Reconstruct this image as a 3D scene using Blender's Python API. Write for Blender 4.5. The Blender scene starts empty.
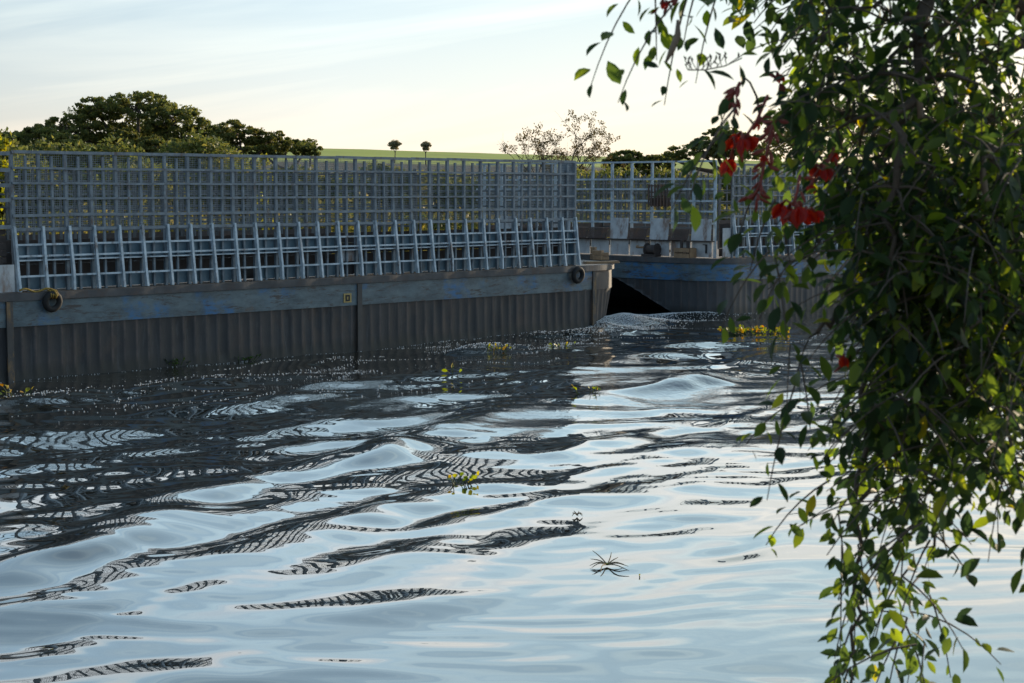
import bpy, bmesh, math, random
import numpy as np
from mathutils import Vector, Matrix

rnd = random.Random(7)
rng = np.random.default_rng(11)
scene = bpy.context.scene
COL = scene.collection
R = math.radians

# ------------------------------------------------------------------ camera
F = 1700.0; W0, H0 = 1024, 683; EYE = 3.5
PITCH = math.atan((341.5 - 190) / F)
CAM = Vector((0, 0, EYE))
FWD = Vector((0, math.cos(PITCH), -math.sin(PITCH)))
UP = Vector((0, math.sin(PITCH), math.cos(PITCH)))
RT = Vector((1, 0, 0))


def P(px, py, d):
    """point at depth d along the view of photo position (px, py)"""
    return CAM + (FWD + RT * ((px - 512) / F) - UP * ((py - 341.5) / F)) * d


def ground(px, py, z=0.0):
    v = FWD + RT * ((px - 512) / F) - UP * ((py - 341.5) / F)
    return CAM + v * ((z - EYE) / v.z)


cam_d = bpy.data.cameras.new('camera')
cam = bpy.data.objects.new('camera', cam_d); COL.objects.link(cam)
cam.location = CAM; cam.rotation_euler = (R(90) - PITCH, 0, 0)
cam_d.sensor_width = 36; cam_d.lens = F / 1024 * 36
cam_d.clip_start = 0.05; cam_d.clip_end = 6000
cam_d.dof.use_dof = True; cam_d.dof.focus_distance = 33; cam_d.dof.aperture_fstop = 9.5
scene.camera = cam

# ------------------------------------------------------------------ materials
def new_mat(name):
    m = bpy.data.materials.new(name); m.use_nodes = True
    nt = m.node_tree
    return m, nt, nt.nodes['Principled BSDF']


def N(nt, typ, **kw):
    n = nt.nodes.new(typ)
    for k, v in kw.items():
        if k == 'inp':
            for a, b in v.items():
                n.inputs[a].default_value = b
        else:
            setattr(n, k, v)
    return n


def L(nt, a, b): nt.links.new(a, b)


def ramp(nt, fac, stops):
    r = nt.nodes.new('ShaderNodeValToRGB')
    e = r.color_ramp.elements
    while len(e) < len(stops): e.new(0.5)
    for i, (p, c) in enumerate(stops):
        e[i].position = p; e[i].color = (*c, 1) if len(c) == 3 else c
    L(nt, fac, r.inputs['Fac'])
    return r


def mixc(nt, fac, a, b):
    m = nt.nodes.new('ShaderNodeMix'); m.data_type = 'RGBA'
    for s, v in ((m.inputs[0], fac), (m.inputs[6], a), (m.inputs[7], b)):
        if hasattr(v, 'is_linked'): L(nt, v, s)
        else: s.default_value = v if isinstance(v, (int, float)) else (*v, 1)
    return m.outputs[2]


def noise(nt, co, scale, detail=5, rough=.55, stretch=None):
    n = N(nt, 'ShaderNodeTexNoise', inp={'Scale': scale, 'Detail': detail, 'Roughness': rough})
    if stretch:
        mp = N(nt, 'ShaderNodeMapping', inp={'Scale': stretch}); L(nt, co, mp.inputs[0]); co = mp.outputs[0]
    L(nt, co, n.inputs['Vector'])
    return n.outputs['Fac']


def math_n(nt, op, a, b=None, clamp=False):
    m = N(nt, 'ShaderNodeMath', operation=op, use_clamp=clamp)
    for i, v in enumerate((a, b)):
        if v is None: continue
        if hasattr(v, 'is_linked'): L(nt, v, m.inputs[i])
        else: m.inputs[i].default_value = v
    return m.outputs[0]


def weathered(name, base, dark, rust, rust_amt=.35, scale=3.0, rough=.6, metallic=0.0, bump=.15, coord='Object', streak=True):
    m, nt, p = new_mat(name)
    tc = N(nt, 'ShaderNodeTexCoord').outputs[coord]
    oi = N(nt, 'ShaderNodeObjectInfo').outputs['Random']
    off = N(nt, 'ShaderNodeVectorMath', operation='ADD'); L(nt, tc, off.inputs[0])
    sc_ = math_n(nt, 'MULTIPLY', oi, 37.0); cmb = N(nt, 'ShaderNodeCombineXYZ'); L(nt, sc_, cmb.inputs[0]); L(nt, sc_, cmb.inputs[2]); L(nt, cmb.outputs[0], off.inputs[1])
    tc = off.outputs[0]
    n1 = noise(nt, tc, scale, 6, .6)
    n2 = noise(nt, tc, scale * 4.3, 5, .6, (1, 1, .25) if streak else None)
    n3 = noise(nt, tc, scale * .8, 8, .7, (1.2, 1.2, .5) if streak else None)
    c = mixc(nt, ramp(nt, n1, [(.35, (0, 0, 0)), (.68, (1, 1, 1))]).outputs[0], base, dark)
    w = 1 - rust_amt
    c = mixc(nt, ramp(nt, n3, [(.38 + .3 * w, (0, 0, 0)), (.50 + .3 * w, (1, 1, 1))]).outputs[0], c, rust)
    c2 = mixc(nt, math_n(nt, 'MULTIPLY', n2, .35), c, tuple(x * .55 for x in base))
    L(nt, c2, p.inputs['Base Color'])
    p.inputs['Roughness'].default_value = rough; p.inputs['Metallic'].default_value = metallic
    if bump:
        b = N(nt, 'ShaderNodeBump', inp={'Strength': bump, 'Distance': .02}); L(nt, n2, b.inputs['Height']); L(nt, b.outputs[0], p.inputs['Normal'])
    return m


M = {}
M['post'] = weathered('weathered_grey_steel', (.17, .215, .25), (.07, .10, .125), (.075, .05, .04), .40, 5.0, .5)
M['rib'] = weathered('pale_painted_steel', (.48, .57, .63), (.19, .26, .31), (.10, .065, .05), .45, 5.0, .5)
M['panel'] = weathered('pale_grey_sheet', (.115, .19, .235), (.045, .09, .12), (.07, .05, .04), .36, 2.6, .5)
M['white_panel'] = weathered('white_sheet', (.50, .52, .53), (.28, .31, .33), (.17, .10, .065), .56, 2.6, .5)
M['brown_panel'] = weathered('rusty_corrugated_sheet', (.10, .065, .05), (.055, .042, .038), (.17, .085, .045), .5, 3, .7)
M['boards'] = weathered('dark_brown_boards', (.06, .047, .042), (.03, .026, .024), (.085, .05, .036), .3, 3, .8)
M['rub'] = weathered('worn_rub_rail', (.075, .076, .079), (.032, .033, .036), (.07, .05, .042), .5, 3.2, .7)
M['deck'] = weathered('worn_deck_plate', (.30, .23, .17), (.17, .13, .10), (.22, .12, .07), .5, 1.2, .7, streak=False)
M['bowplate'] = weathered('dirty_bow_plate', (.085, .075, .068), (.05, .045, .042), (.10, .065, .045), .45, 1.6, .7)
M['seam'] = weathered('dark_seam_steel', (.07, .065, .06), (.04, .04, .04), (.22, .13, .05), .55, 3, .7)
M['rubber'] = weathered('black_rubber', (.007, .007, .007), (.010, .010, .010), (.016, .015, .014), .2, 9, .8)
M['rope'] = weathered('yellow_rope', (.34, .22, .03), (.18, .12, .03), (.08, .06, .03), .2, 20, .8)
M['timber'] = weathered('cut_timber', (.34, .22, .12), (.20, .13, .08), (.12, .08, .05), .3, 6, .8)
M['bark'] = weathered('tree_bark', (.10, .075, .055), (.05, .04, .03), (.15, .12, .09), .3, 6, .9, streak=False)
M['farbark'] = weathered('pale_bark', (.075, .06, .045), (.045, .035, .028), (.11, .09, .07), .3, 2, .9, streak=False)
M['pod'] = weathered('dry_seed_pod', (.24, .18, .12), (.13, .09, .06), (.08, .05, .04), .3, 20, .8, streak=False)
M['stencil'] = weathered('yellow_stencil_plate', (.42, .31, .10), (.25, .19, .08), (.1, .07, .05), .4, 12, .7)
M['darkhole'] = weathered('dark_steel_and_shade', (.02, .02, .022), (.012, .012, .013), (.04, .025, .02), .3, 5, .8)  # dark steel tone; also carries the shade of the slot and bow cavity


def hull_mat(name, base, dark, frame_gap):
    m, nt, p = new_mat(name)
    tc = N(nt, 'ShaderNodeTexCoord').outputs['Object']
    uv = N(nt, 'ShaderNodeUVMap').outputs[0]
    sep = N(nt, 'ShaderNodeSeparateXYZ'); L(nt, uv, sep.inputs[0])
    fr = math_n(nt, 'FRACT', math_n(nt, 'ADD', math_n(nt, 'DIVIDE', sep.outputs[0], frame_gap), .5))
    dist = math_n(nt, 'ABSOLUTE', math_n(nt, 'SUBTRACT', fr, .5))
    line = ramp(nt, dist, [(.02, (1, 1, 1)), (.12, (0, 0, 0))]).outputs[0]
    n1 = noise(nt, tc, .9, 7, .65)
    n2 = noise(nt, tc, 5, 6, .65, (1, 1, .3))
    n3 = noise(nt, tc, 1.7, 7, .7, (1, 1, .6))
    c = mixc(nt, ramp(nt, n1, [(.35, (0, 0, 0)), (.65, (1, 1, 1))]).outputs[0], base, dark)
    c = mixc(nt, math_n(nt, 'MULTIPLY', line, ramp(nt, n3, [(.40, (.1, .1, .1)), (.58, (.9, .9, .9))]).outputs[0]), c, (.125, .095, .084))
    c = mixc(nt, ramp(nt, n3, [(.53, (0, 0, 0)), (.64, (.8, .8, .8))]).outputs[0], c, (.055, .040, .033))
    # wet, algae-dark boot near the waterline (height z in barge space)
    sz = N(nt, 'ShaderNodeSeparateXYZ'); L(nt, tc, sz.inputs[0])
    wl = math_n(nt, 'ADD', sz.outputs[2], math_n(nt, 'MULTIPLY', n2, -.22))
    wet = ramp(nt, wl, [(.02, (1, 1, 1)), (.20, (0, 0, 0))]).outputs[0]
    c = mixc(nt, wet, c, (.013, .015, .011))
    c = mixc(nt, math_n(nt, 'MULTIPLY', n2, .4), c, tuple(x * .5 for x in base))
    bay = N(nt, 'ShaderNodeTexWhiteNoise', noise_dimensions='1D'); L(nt, math_n(nt, 'FLOOR', math_n(nt, 'DIVIDE', sep.outputs[0], frame_gap)), bay.inputs['W'])
    c = mixc(nt, math_n(nt, 'MULTIPLY', bay.outputs[0], .45), c, (.012, .013, .015))
    n5 = noise(nt, tc, 9, 6, .7, (1, 1, .12))
    c = mixc(nt, ramp(nt, n5, [(.55, (0, 0, 0)), (.72, (.55, .55, .55))]).outputs[0], c, (.058, .063, .068))
    L(nt, c, p.inputs['Base Color'])
    p.inputs['Roughness'].default_value = .62
    b = N(nt, 'ShaderNodeBump', inp={'Strength': .25, 'Distance': .03}); L(nt, n2, b.inputs['Height']); L(nt, b.outputs[0], p.inputs['Normal'])
    return m


GAP = .2755
M['hull_b'] = hull_mat('grey_hull_plate', (.062, .066, .070), (.034, .036, .040), GAP)
M['hull'] = hull_mat('tarred_hull_plate', (.030, .033, .037), (.014, .016, .019), GAP)


def strake_mat(name, blue_bias):
    m, nt, p = new_mat(name)
    tc = N(nt, 'ShaderNodeTexCoord').outputs['Object']
    n1 = noise(nt, tc, .75, 4, .65, (1, 1, .8))
    n2 = noise(nt, tc, 2.2, 9, .75, (.6, .6, 1.6))
    n3 = noise(nt, tc, 4, 9, .78, (.35, .35, 2.4))
    n4 = noise(nt, tc, 7, 8, .75, (.5, .5, 1.5))
    c = mixc(nt, ramp(nt, n2, [(.40, (0, 0, 0)), (.60, (1, 1, 1))]).outputs[0], (.090, .135, .155), (.042, .066, .08))
    blue = math_n(nt, 'MULTIPLY', ramp(nt, n1, [(.53 - blue_bias, (0, 0, 0)), (.62 - blue_bias, (1, 1, 1))]).outputs[0],
                  ramp(nt, n4, [(.44, (0, 0, 0)), (.54, (1, 1, 1))]).outputs[0])
    c = mixc(nt, math_n(nt, 'MULTIPLY', blue, .8), c, (.014, .115, .27))
    c = mixc(nt, ramp(nt, n3, [(.54, (0, 0, 0)), (.60, (1, 1, 1))]).outputs[0], c, (.035, .032, .032))
    c = mixc(nt, ramp(nt, noise(nt, tc, 1.6, 8, .7), [(.60, (0, 0, 0)), (.68, (.8, .8, .8))]).outputs[0], c, (.085, .062, .045))
    L(nt, c, p.inputs['Base Color']); p.inputs['Roughness'].default_value = .55
    b = N(nt, 'ShaderNodeBump', inp={'Strength': .2, 'Distance': .02}); L(nt, n2, b.inputs['Height']); L(nt, b.outputs[0], p.inputs['Normal'])
    return m


M['strake'] = strake_mat('faded_grey_blue_paint', .0)
M['strake_b'] = strake_mat('faded_blue_paint', .10)


def wire_mat():
    m, nt, p = new_mat('wire_mesh')
    tc = N(nt, 'ShaderNodeTexCoord').outputs['Object']
    s = N(nt, 'ShaderNodeSeparateXYZ'); L(nt, tc, s.inputs[0])
    along = math_n(nt, 'ADD', s.outputs[0], s.outputs[1])
    k = []
    for o in (along, s.outputs[2]):
        f = math_n(nt, 'FRACT', math_n(nt, 'DIVIDE', o, .04))
        k.append(math_n(nt, 'LESS_THAN', f, .19))
    a = math_n(nt, 'MAXIMUM', k[0], k[1])
    L(nt, a, p.inputs['Alpha'])
    p.inputs['Base Color'].default_value = (.16, .185, .20, 1); p.inputs['Roughness'].default_value = .5
    return m


M['wire'] = wire_mat()


def leaf_mat(name, stops, trans=.45, rough=.35, spec=.5, tint=1.5, hue=.485):
    """stops: colour ramp over a random number per leaf"""
    m, nt, p = new_mat(name)
    out = nt.nodes['Material Output']
    g = N(nt, 'ShaderNodeNewGeometry').outputs['Random Per Island']
    c = ramp(nt, g, stops).outputs[0]
    p.inputs['Roughness'].default_value = rough; p.inputs['Specular IOR Level'].default_value = spec
    L(nt, c, p.inputs['Base Color'])
    t = N(nt, 'ShaderNodeBsdfTranslucent')
    hs = N(nt, 'ShaderNodeHueSaturation', inp={'Hue': hue, 'Saturation': 1.1, 'Value': tint}); L(nt, c, hs.inputs['Color'])
    L(nt, hs.outputs[0], t.inputs[0])
    mx = N(nt, 'ShaderNodeMixShader'); mx.inputs[0].default_value = trans
    L(nt, p.outputs[0], mx.inputs[1]); L(nt, t.outputs[0], mx.inputs[2]); L(nt, mx.outputs[0], out.inputs[0])
    return m


M['coral_leaf'] = leaf_mat('coral_tree_leaf', [(0, (.010, .022, .009)), (.45, (.019, .038, .011)), (.8, (.048, .078, .014)), (.975, (.12, .17, .02)), (1, (.24, .20, .02))], .55, .5, .3, 3.0)
M['far_leaf'] = leaf_mat('dark_tree_leaf', [(0, (.06, .080, .024)), (.6, (.11, .13, .036)), (1, (.21, .20, .05))], .5, .6, .3, 1.5)
M['olive_leaf'] = leaf_mat('olive_tree_leaf', [(0, (.06, .08, .018)), (.6, (.095, .105, .025)), (1, (.16, .14, .035))], .38, .6, .3, 1.7)
M['bank_leaf'] = leaf_mat('bank_shrub_leaf', [(0, (.06, .075, .02)), (.5, (.115, .12, .032)), (1, (.20, .17, .05))], .5, .6, .3, 1.8)
M['yellow_leaf'] = leaf_mat('young_yellow_leaf', [(0, (.16, .19, .02)), (1, (.34, .32, .03))], .5, .5, .4, 1.6)
M['sparse_leaf'] = leaf_mat('dry_tree_leaf', [(0, (.06, .055, .02)), (1, (.14, .11, .04))], .4, .7, .3, 1.4)
M['hazy_leaf'] = leaf_mat('haze_paled_leaf', [(0, (.22, .21, .13)), (1, (.32, .29, .18))], .55, .8, .1, 1.5)  # distance haze is put into this pale leaf colour
M['water_leaf'] = leaf_mat('water_plant_leaf', [(0, (.10, .17, .02)), (.6, (.22, .28, .02)), (.85, (.35, .34, .02)), (1, (.40, .22, .03))], .45, .4, .5, 1.6)
M['orange_leaf'] = leaf_mat('yellowing_water_plant_leaf', [(0, (.08, .14, .02)), (.5, (.20, .22, .02)), (.8, (.32, .27, .03)), (1, (.40, .20, .03))], .45, .5, .4, 1.4)
M['weed'] = leaf_mat('hull_weed_leaf', [(0, (.025, .055, .012)), (1, (.055, .10, .02))], .35, .6, .4, 1.5)
M['grass'] = leaf_mat('bank_grass_blade', [(0, (.13, .14, .025)), (.5, (.22, .20, .04)), (1, (.36, .30, .08))], .5, .7, .2, 1.6)
M['petal'] = leaf_mat('red_petal', [(0, (.17, .004, .003)), (.5, (.45, .010, .004)), (1, (.80, .10, .012))], .55, .4, .35, 2.6, .508)
M['bud'] = leaf_mat('dark_red_bud', [(0, (.16, .035, .028)), (1, (.33, .07, .05))], .35, .45, .4, 1.4)
M['root'] = weathered('dry_root', (.16, .12, .06), (.09, .07, .04), (.22, .20, .06), .3, 20, .8, streak=False)


def field_mat():
    m, nt, p = new_mat('field_grass')
    tc = N(nt, 'ShaderNodeTexCoord').outputs['Object']
    n1 = noise(nt, tc, .012, 6, .6); n2 = noise(nt, tc, .25, 6, .7)
    c = mixc(nt, ramp(nt, n1, [(.4, (0, 0, 0)), (.6, (1, 1, 1))]).outputs[0], (.36, .40, .06), (.44, .47, .10))
    c = mixc(nt, math_n(nt, 'MULTIPLY', n2, .5), c, (.16, .21, .04))
    sz_ = N(nt, 'ShaderNodeSeparateXYZ'); L(nt, tc, sz_.inputs[0])
    scrub = mixc(nt, noise(nt, tc, .09, 6, .7), (.05, .05, .035), (.10, .085, .06))
    up_ = ramp(nt, math_n(nt, 'DIVIDE', math_n(nt, 'ADD', sz_.outputs[2], math_n(nt, 'MULTIPLY', n1, 2.0)), 30.0), [(.40, (0, 0, 0)), (.44, (1, 1, 1))]).outputs[0]
    rows = noise(nt, tc, .05, 6, .7, (.25, 2.2, 1)); c = mixc(nt, ramp(nt, rows, [(.45, (0, 0, 0)), (.62, (.65, .65, .65))]).outputs[0], c, (.22, .24, .06))
    c = mixc(nt, up_, scrub, c)
    L(nt, c, p.inputs['Base Color']); p.inputs['Roughness'].default_value = .9; p.inputs['Specular IOR Level'].default_value = .1
    return m


M['field'] = field_mat()
M['soil'] = weathered('bank_soil', (.12, .095, .06), (.07, .06, .04), (.09, .10, .03), .5, 1.0, .95, streak=False)


def water_mat():
    m, nt, p = new_mat('river_water')
    tc = N(nt, 'ShaderNodeTexCoord').outputs['Object']
    p.inputs['Base Color'].default_value = (.016, .017, .014, 1)
    p.inputs['Roughness'].default_value = .015
    p.inputs['IOR'].default_value = WATER_IOR
    n1 = noise(nt, tc, 3.2, 3, .5, (1, .55, 1)); n2 = noise(nt, tc, 9, 3, .55, (1, .7, 1))
    sp_ = N(nt, 'ShaderNodeSeparateXYZ'); L(nt, tc, sp_.inputs[0])
    rough_zone = ramp(nt, math_n(nt, 'DIVIDE', math_n(nt, 'SUBTRACT', math_n(nt, 'SUBTRACT', sp_.outputs[1], 20.0), math_n(nt, 'MULTIPLY', sp_.outputs[0], -.25)), 12.0), [(.1, (0, 0, 0)), (.6, (1, 1, 1))]).outputs[0]
    patch = ramp(nt, noise(nt, tc, .33, 4, .6, (1.0, .55, 1)), [(.44, (0, 0, 0)), (.60, (1, 1, 1))]).outputs[0]
    k = math_n(nt, 'MULTIPLY', rough_zone, patch)
    h = math_n(nt, 'ADD', math_n(nt, 'MULTIPLY', n1, .0012), math_n(nt, 'MULTIPLY', math_n(nt, 'MULTIPLY', n2, k), .011))
    b = N(nt, 'ShaderNodeBump', inp={'Strength': 1.0, 'Distance': 1.0}); L(nt, h, b.inputs['Height']); L(nt, b.outputs[0], p.inputs['Normal'])
    return m


WATER_IOR = 2.0
M['water'] = water_mat()
M['foam'] = weathered('water_foam', (.75, .74, .70), (.6, .6, .58), (.5, .48, .42), .2, 8, .7, streak=False)

# ------------------------------------------------------------------ mesh helpers
class MB:
    def __init__(self): self.v = []; self.f = []; self.uv = None

    def quad(self, a, b, c, d):
        i = len(self.v); self.v += [tuple(a), tuple(b), tuple(c), tuple(d)]; self.f.append((i, i + 1, i + 2, i + 3)); return self

    def hexa(self, p):
        """8 corners: bottom 4 ccw, top 4 ccw"""
        i = len(self.v); self.v += [tuple(q) for q in p]
        for f in ((3, 2, 1, 0), (4, 5, 6, 7), (0, 1, 5, 4), (1, 2, 6, 5), (2, 3, 7, 6), (3, 0, 4, 7)):
            self.f.append(tuple(i + k for k in f))
        return self

    def box(self, x0, x1, y0, y1, z0, z1):
        return self.hexa([(x0, y0, z0), (x1, y0, z0), (x1, y1, z0), (x0, y1, z0), (x0, y0, z1), (x1, y0, z1), (x1, y1, z1), (x0, y1, z1)])

    def tube(self, pts, rad, n=6, cap=True):
        pts = [Vector(p) for p in pts]
        if not hasattr(rad, '__len__'): rad = [rad] * len(pts)
        base = len(self.v); prev = None
        for k, p in enumerate(pts):
            t = (pts[min(k + 1, len(pts) - 1)] - pts[max(k - 1, 0)])
            t = t.normalized() if t.length > 1e-9 else Vector((0, 0, 1))
            if prev is None:
                u = t.orthogonal().normalized()
            else:
                u = (prev - t * prev.dot(t)); u = u.normalized() if u.length > 1e-6 else t.orthogonal().normalized()
            prev = u; w = t.cross(u)
            for j in range(n):
                a = 2 * math.pi * j / n
                self.v.append(tuple(p + (u * math.cos(a) + w * math.sin(a)) * rad[k]))
        for k in range(len(pts) - 1):
            for j in range(n):
                a = base + k * n + j; b = base + k * n + (j + 1) % n
                self.f.append((a, b, b + n, a + n))
        if cap:
            self.f.append(tuple(base + j for j in range(n))[::-1]); e = base + (len(pts) - 1) * n
            self.f.append(tuple(e + j for j in range(n)))
        return self

    def build(self, name, mat, parent=None, smooth=False):
        me = bpy.data.meshes.new(name); me.from_pydata(self.v, [], self.f); me.update()
        me.materials.append(mat)
        if smooth: me.polygons.foreach_set('use_smooth', [True] * len(me.polygons))
        return link(name, me, parent)


def link(name, me, parent=None, loc=None):
    o = bpy.data.objects.new(name, me); COL.objects.link(o)
    if parent: o.parent = parent
    if loc: o.location = loc
    return o


def np_mesh(name, verts, quads, mat, parent=None, smooth=False):
    me = bpy.data.meshes.new(name)
    verts = np.asarray(verts, np.float32); quads = np.asarray(quads, np.int32); k = quads.shape[1]
    me.vertices.add(len(verts)); me.vertices.foreach_set('co', verts.ravel())
    me.loops.add(quads.size); me.loops.foreach_set('vertex_index', quads.ravel())
    me.polygons.add(len(quads)); me.polygons.foreach_set('loop_start', np.arange(0, quads.size, k, dtype=np.int32))
    if smooth: me.polygons.foreach_set('use_smooth', np.ones(len(quads), bool))
    me.update(calc_edges=True); me.materials.append(mat)
    return link(name, me, parent)


def empty(name, loc=(0, 0, 0), rz=0):
    o = bpy.data.objects.new(name, None); COL.objects.link(o); o.location = loc; o.rotation_euler = (0, 0, rz)
    o.empty_display_size = .2
    return o


def tag(o, label=None, cat=None, group=None, kind=None):
    if label: o['label'] = label
    if cat: o['category'] = cat
    if group: o['group'] = group
    if kind: o['kind'] = kind
    return o


# ------------------------------------------------------------------ barge frame
P0 = ground(14.5, 381.5); P1 = ground(575.6, 331)
D = (P1 - P0); LEN = D.length; D.normalize(); THETA = math.atan2(D.y, D.x)
P0 = P0 + D * .19
PITCHS = LEN / 28          # spacing of the stay ribs
HS = PITCHS / 2
INW = Vector((-D.y, D.x, 0))


def bw(x, y, z=0.0):
    """barge frame -> world"""
    return P0 + D * x + INW * y + Vector((0, 0, z))


def to_local(p):
    q = p - P0
    return q.dot(D), q.dot(INW)


BW = 10.0   # beam
ZD = 1.62   # deck
ZB0, ZB1 = 1.02, 1.475   # upper strake
ROWS = [4.225, 3.92, 3.64, 3.365, 3.066, 2.80]
LOWR = [2.51, 2.30, 1.93]


def outline_a(x0, x1, r, rake):
    """deck outline of one side + round end: list of (x, y, nx, ny, s)"""
    pts = []; x = x0
    st = GAP / 6
    while x < x1: pts.append((x, 0, 0, -1)); x += st
    n = int(r * math.pi / 2 / st)
    for k in range(n + 1):
        b = k / n * math.pi / 2
        pts.append((x1 + r * math.sin(b), r - r * math.cos(b), math.sin(b), -math.cos(b)))
    y = r + st
    while y < BW - r: pts.append((x1 + r, y, 1, 0)); y += st * 4
    for k in range(0, n + 1, 3):
        b = k / n * math.pi / 2
        pts.append((x1 + r * math.cos(b), BW - r + r * math.sin(b), math.cos(b), math.sin(b)))
    pts.append((x0, BW, 0, 1))
    return pts


def make_barge(name, label, cat, pts, mats, s_off, zbot, taper, parts):
    root = empty(name, P0, THETA); tag(root, label, cat, 'cattle barges moored in line')
    # lower plating, hungry-horse dented between frames
    n = len(pts); zs = [None, 0, .12, .25, .4, .55, .7, .85, .95, ZB0]
    v = []; uvs = []; s = s_off; prev = None
    dent = {}
    for (x, y, nx, ny) in pts:
        if prev is not None: s += math.hypot(x - prev[0], y - prev[1])
        prev = (x, y)
        k = math.floor(s / GAP); fr = s / GAP - k
        if k not in dent: dent[k] = (rnd.uniform(.018, .05), rnd.uniform(.25, .75))
        am, ce = dent[k]
        for z in zs:
            zb = zbot(x, y) if zbot else -.6
            zz = zb if z is None else max(zb, z)
            e = math.sin(math.pi * fr) ** .8 if 0 < fr < 1 else 0
            tv = min(1, max(0, zz) / .12) * (min(1, (ZB0 - zz) / .12))
            d = -am * e * (.55 + .45 * math.exp(-((zz / ZB0 - ce) / .35) ** 2)) * max(0, tv)
            d -= taper(x, y) * max(0, (ZB0 - zz)) if taper else 0
            d += -.012
            v.append((x + nx * d, y + ny * d, zz)); uvs.append((s, zz))
    m = len(zs); f = []
    for i in range(n - 1):
        for j in range(m - 1):
            a = i * m + j; f.append((a, a + m, a + m + 1, a + 1))
    hull = np_mesh('hull', v, f, mats['hull'], root, True)
    uvl = hull.data.uv_layers.new(name='UVMap')
    idx = np.zeros(len(hull.data.loops), np.int32); hull.data.loops.foreach_get('vertex_index', idx)
    uvl.data.foreach_set('uv', np.asarray(uvs, np.float32)[idx].ravel())
    # upper strake, rub rail, deck
    def ring(z0, z1, off, thick, nm, mat, wob=0, i0=0, i1=None):
        mb = MB(); sub = pts[i0:i1]; n = len(sub)
        for i in range(0, n):
            x, y, nx, ny = sub[i]
            w = wob * (math.sin(x * 3.1) + math.sin(x * 7.7 + 1)) if wob else 0
            o1 = off + w; o0 = off - thick
            mb.v += [(x + nx * o0, y + ny * o0, z0), (x + nx * o1, y + ny * o1, z0), (x + nx * o1, y + ny * o1, z1), (x + nx * o0, y + ny * o0, z1)]
        for i in range(n - 1):
            a = i * 4; b = a + 4
            for j in range(4):
                k = (j + 1) % 4; mb.f.append((a + j, b + j, b + k, a + k))
        mb.f.append((0, 1, 2, 3)); e = (n - 1) * 4; mb.f.append((e + 3, e + 2, e + 1, e))
        return mb.build(nm, mat, root)
    cut = next((i for i, p_ in enumerate(pts) if parts and p_[0] > parts), None)
    ring(ZB0 - .02, ZB1, .012, .08, 'upper_strake', mats['strake'], .003, 0, cut)
    if cut: ring(ZB0 - .02, ZB1, .0, .08, 'bow_strake', M['bowplate'], .003, cut - 1, None)
    ring(ZB1 + .003, ZD - .002, .055, .16, 'rub_rail', M['rub'], .006)
    dk = MB(); dk.v = [(x - nx * .02, y - ny * .02, ZD) for x, y, nx, ny in pts]; dk.f = [tuple(range(n))]
    dk.build('deck', M['deck'], root)
    return root


def mesh_box(name, sx, sy, sz, mat):
    mb = MB(); mb.box(-sx / 2, sx / 2, -sy / 2, sy / 2, 0, sz)
    me = bpy.data.meshes.new(name); me.from_pydata(mb.v, [], mb.f); me.update(); me.materials.append(mat)
    return me


POST_ME = mesh_box('post', .062, .06, ROWS[0] - ZD - .02, M['post'])
POST2_ME = mesh_box('post', .045, .045, ROWS[0] - ZD - .10, M['post'])
M['farpost'] = weathered('old_dark_steel', (.085, .10, .11), (.05, .06, .065), (.06, .045, .04), .35, 2.3, .6)
FAR_ME = mesh_box('post', .05, .05, 3.98 - ZD, M['farpost'])


def rib_mesh(bend=0.0):
    mb = MB()   # slanted stay: foot stands out 0.13 m from the fence
    w = .024
    def bar(y0, z0, y1, z1, d):
        mb.hexa([(-w, y0 - d, z0), (w, y0 - d, z0), (w, y0, z0), (-w, y0, z0), (-w, y1 - d, z1), (w, y1 - d, z1), (w, y1, z1), (-w, y1, z1)])
    zz = [ZD + .015, 1.95, 2.25, 2.55, 2.83]; yb = [-.10, -.062 - bend, -.024 - bend * .6, .012, .045]
    for k in range(4): bar(yb[k], zz[k] + .0005, yb[k + 1], zz[k + 1], .085)
    me = bpy.data.meshes.new('stay_rib'); me.from_pydata(mb.v, [], mb.f); me.update(); me.materials.append(M['rib'])
    return me


RIBS = [rib_mesh(b_) for b_ in (0, 0, .012, -.01, .03)]


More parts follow.
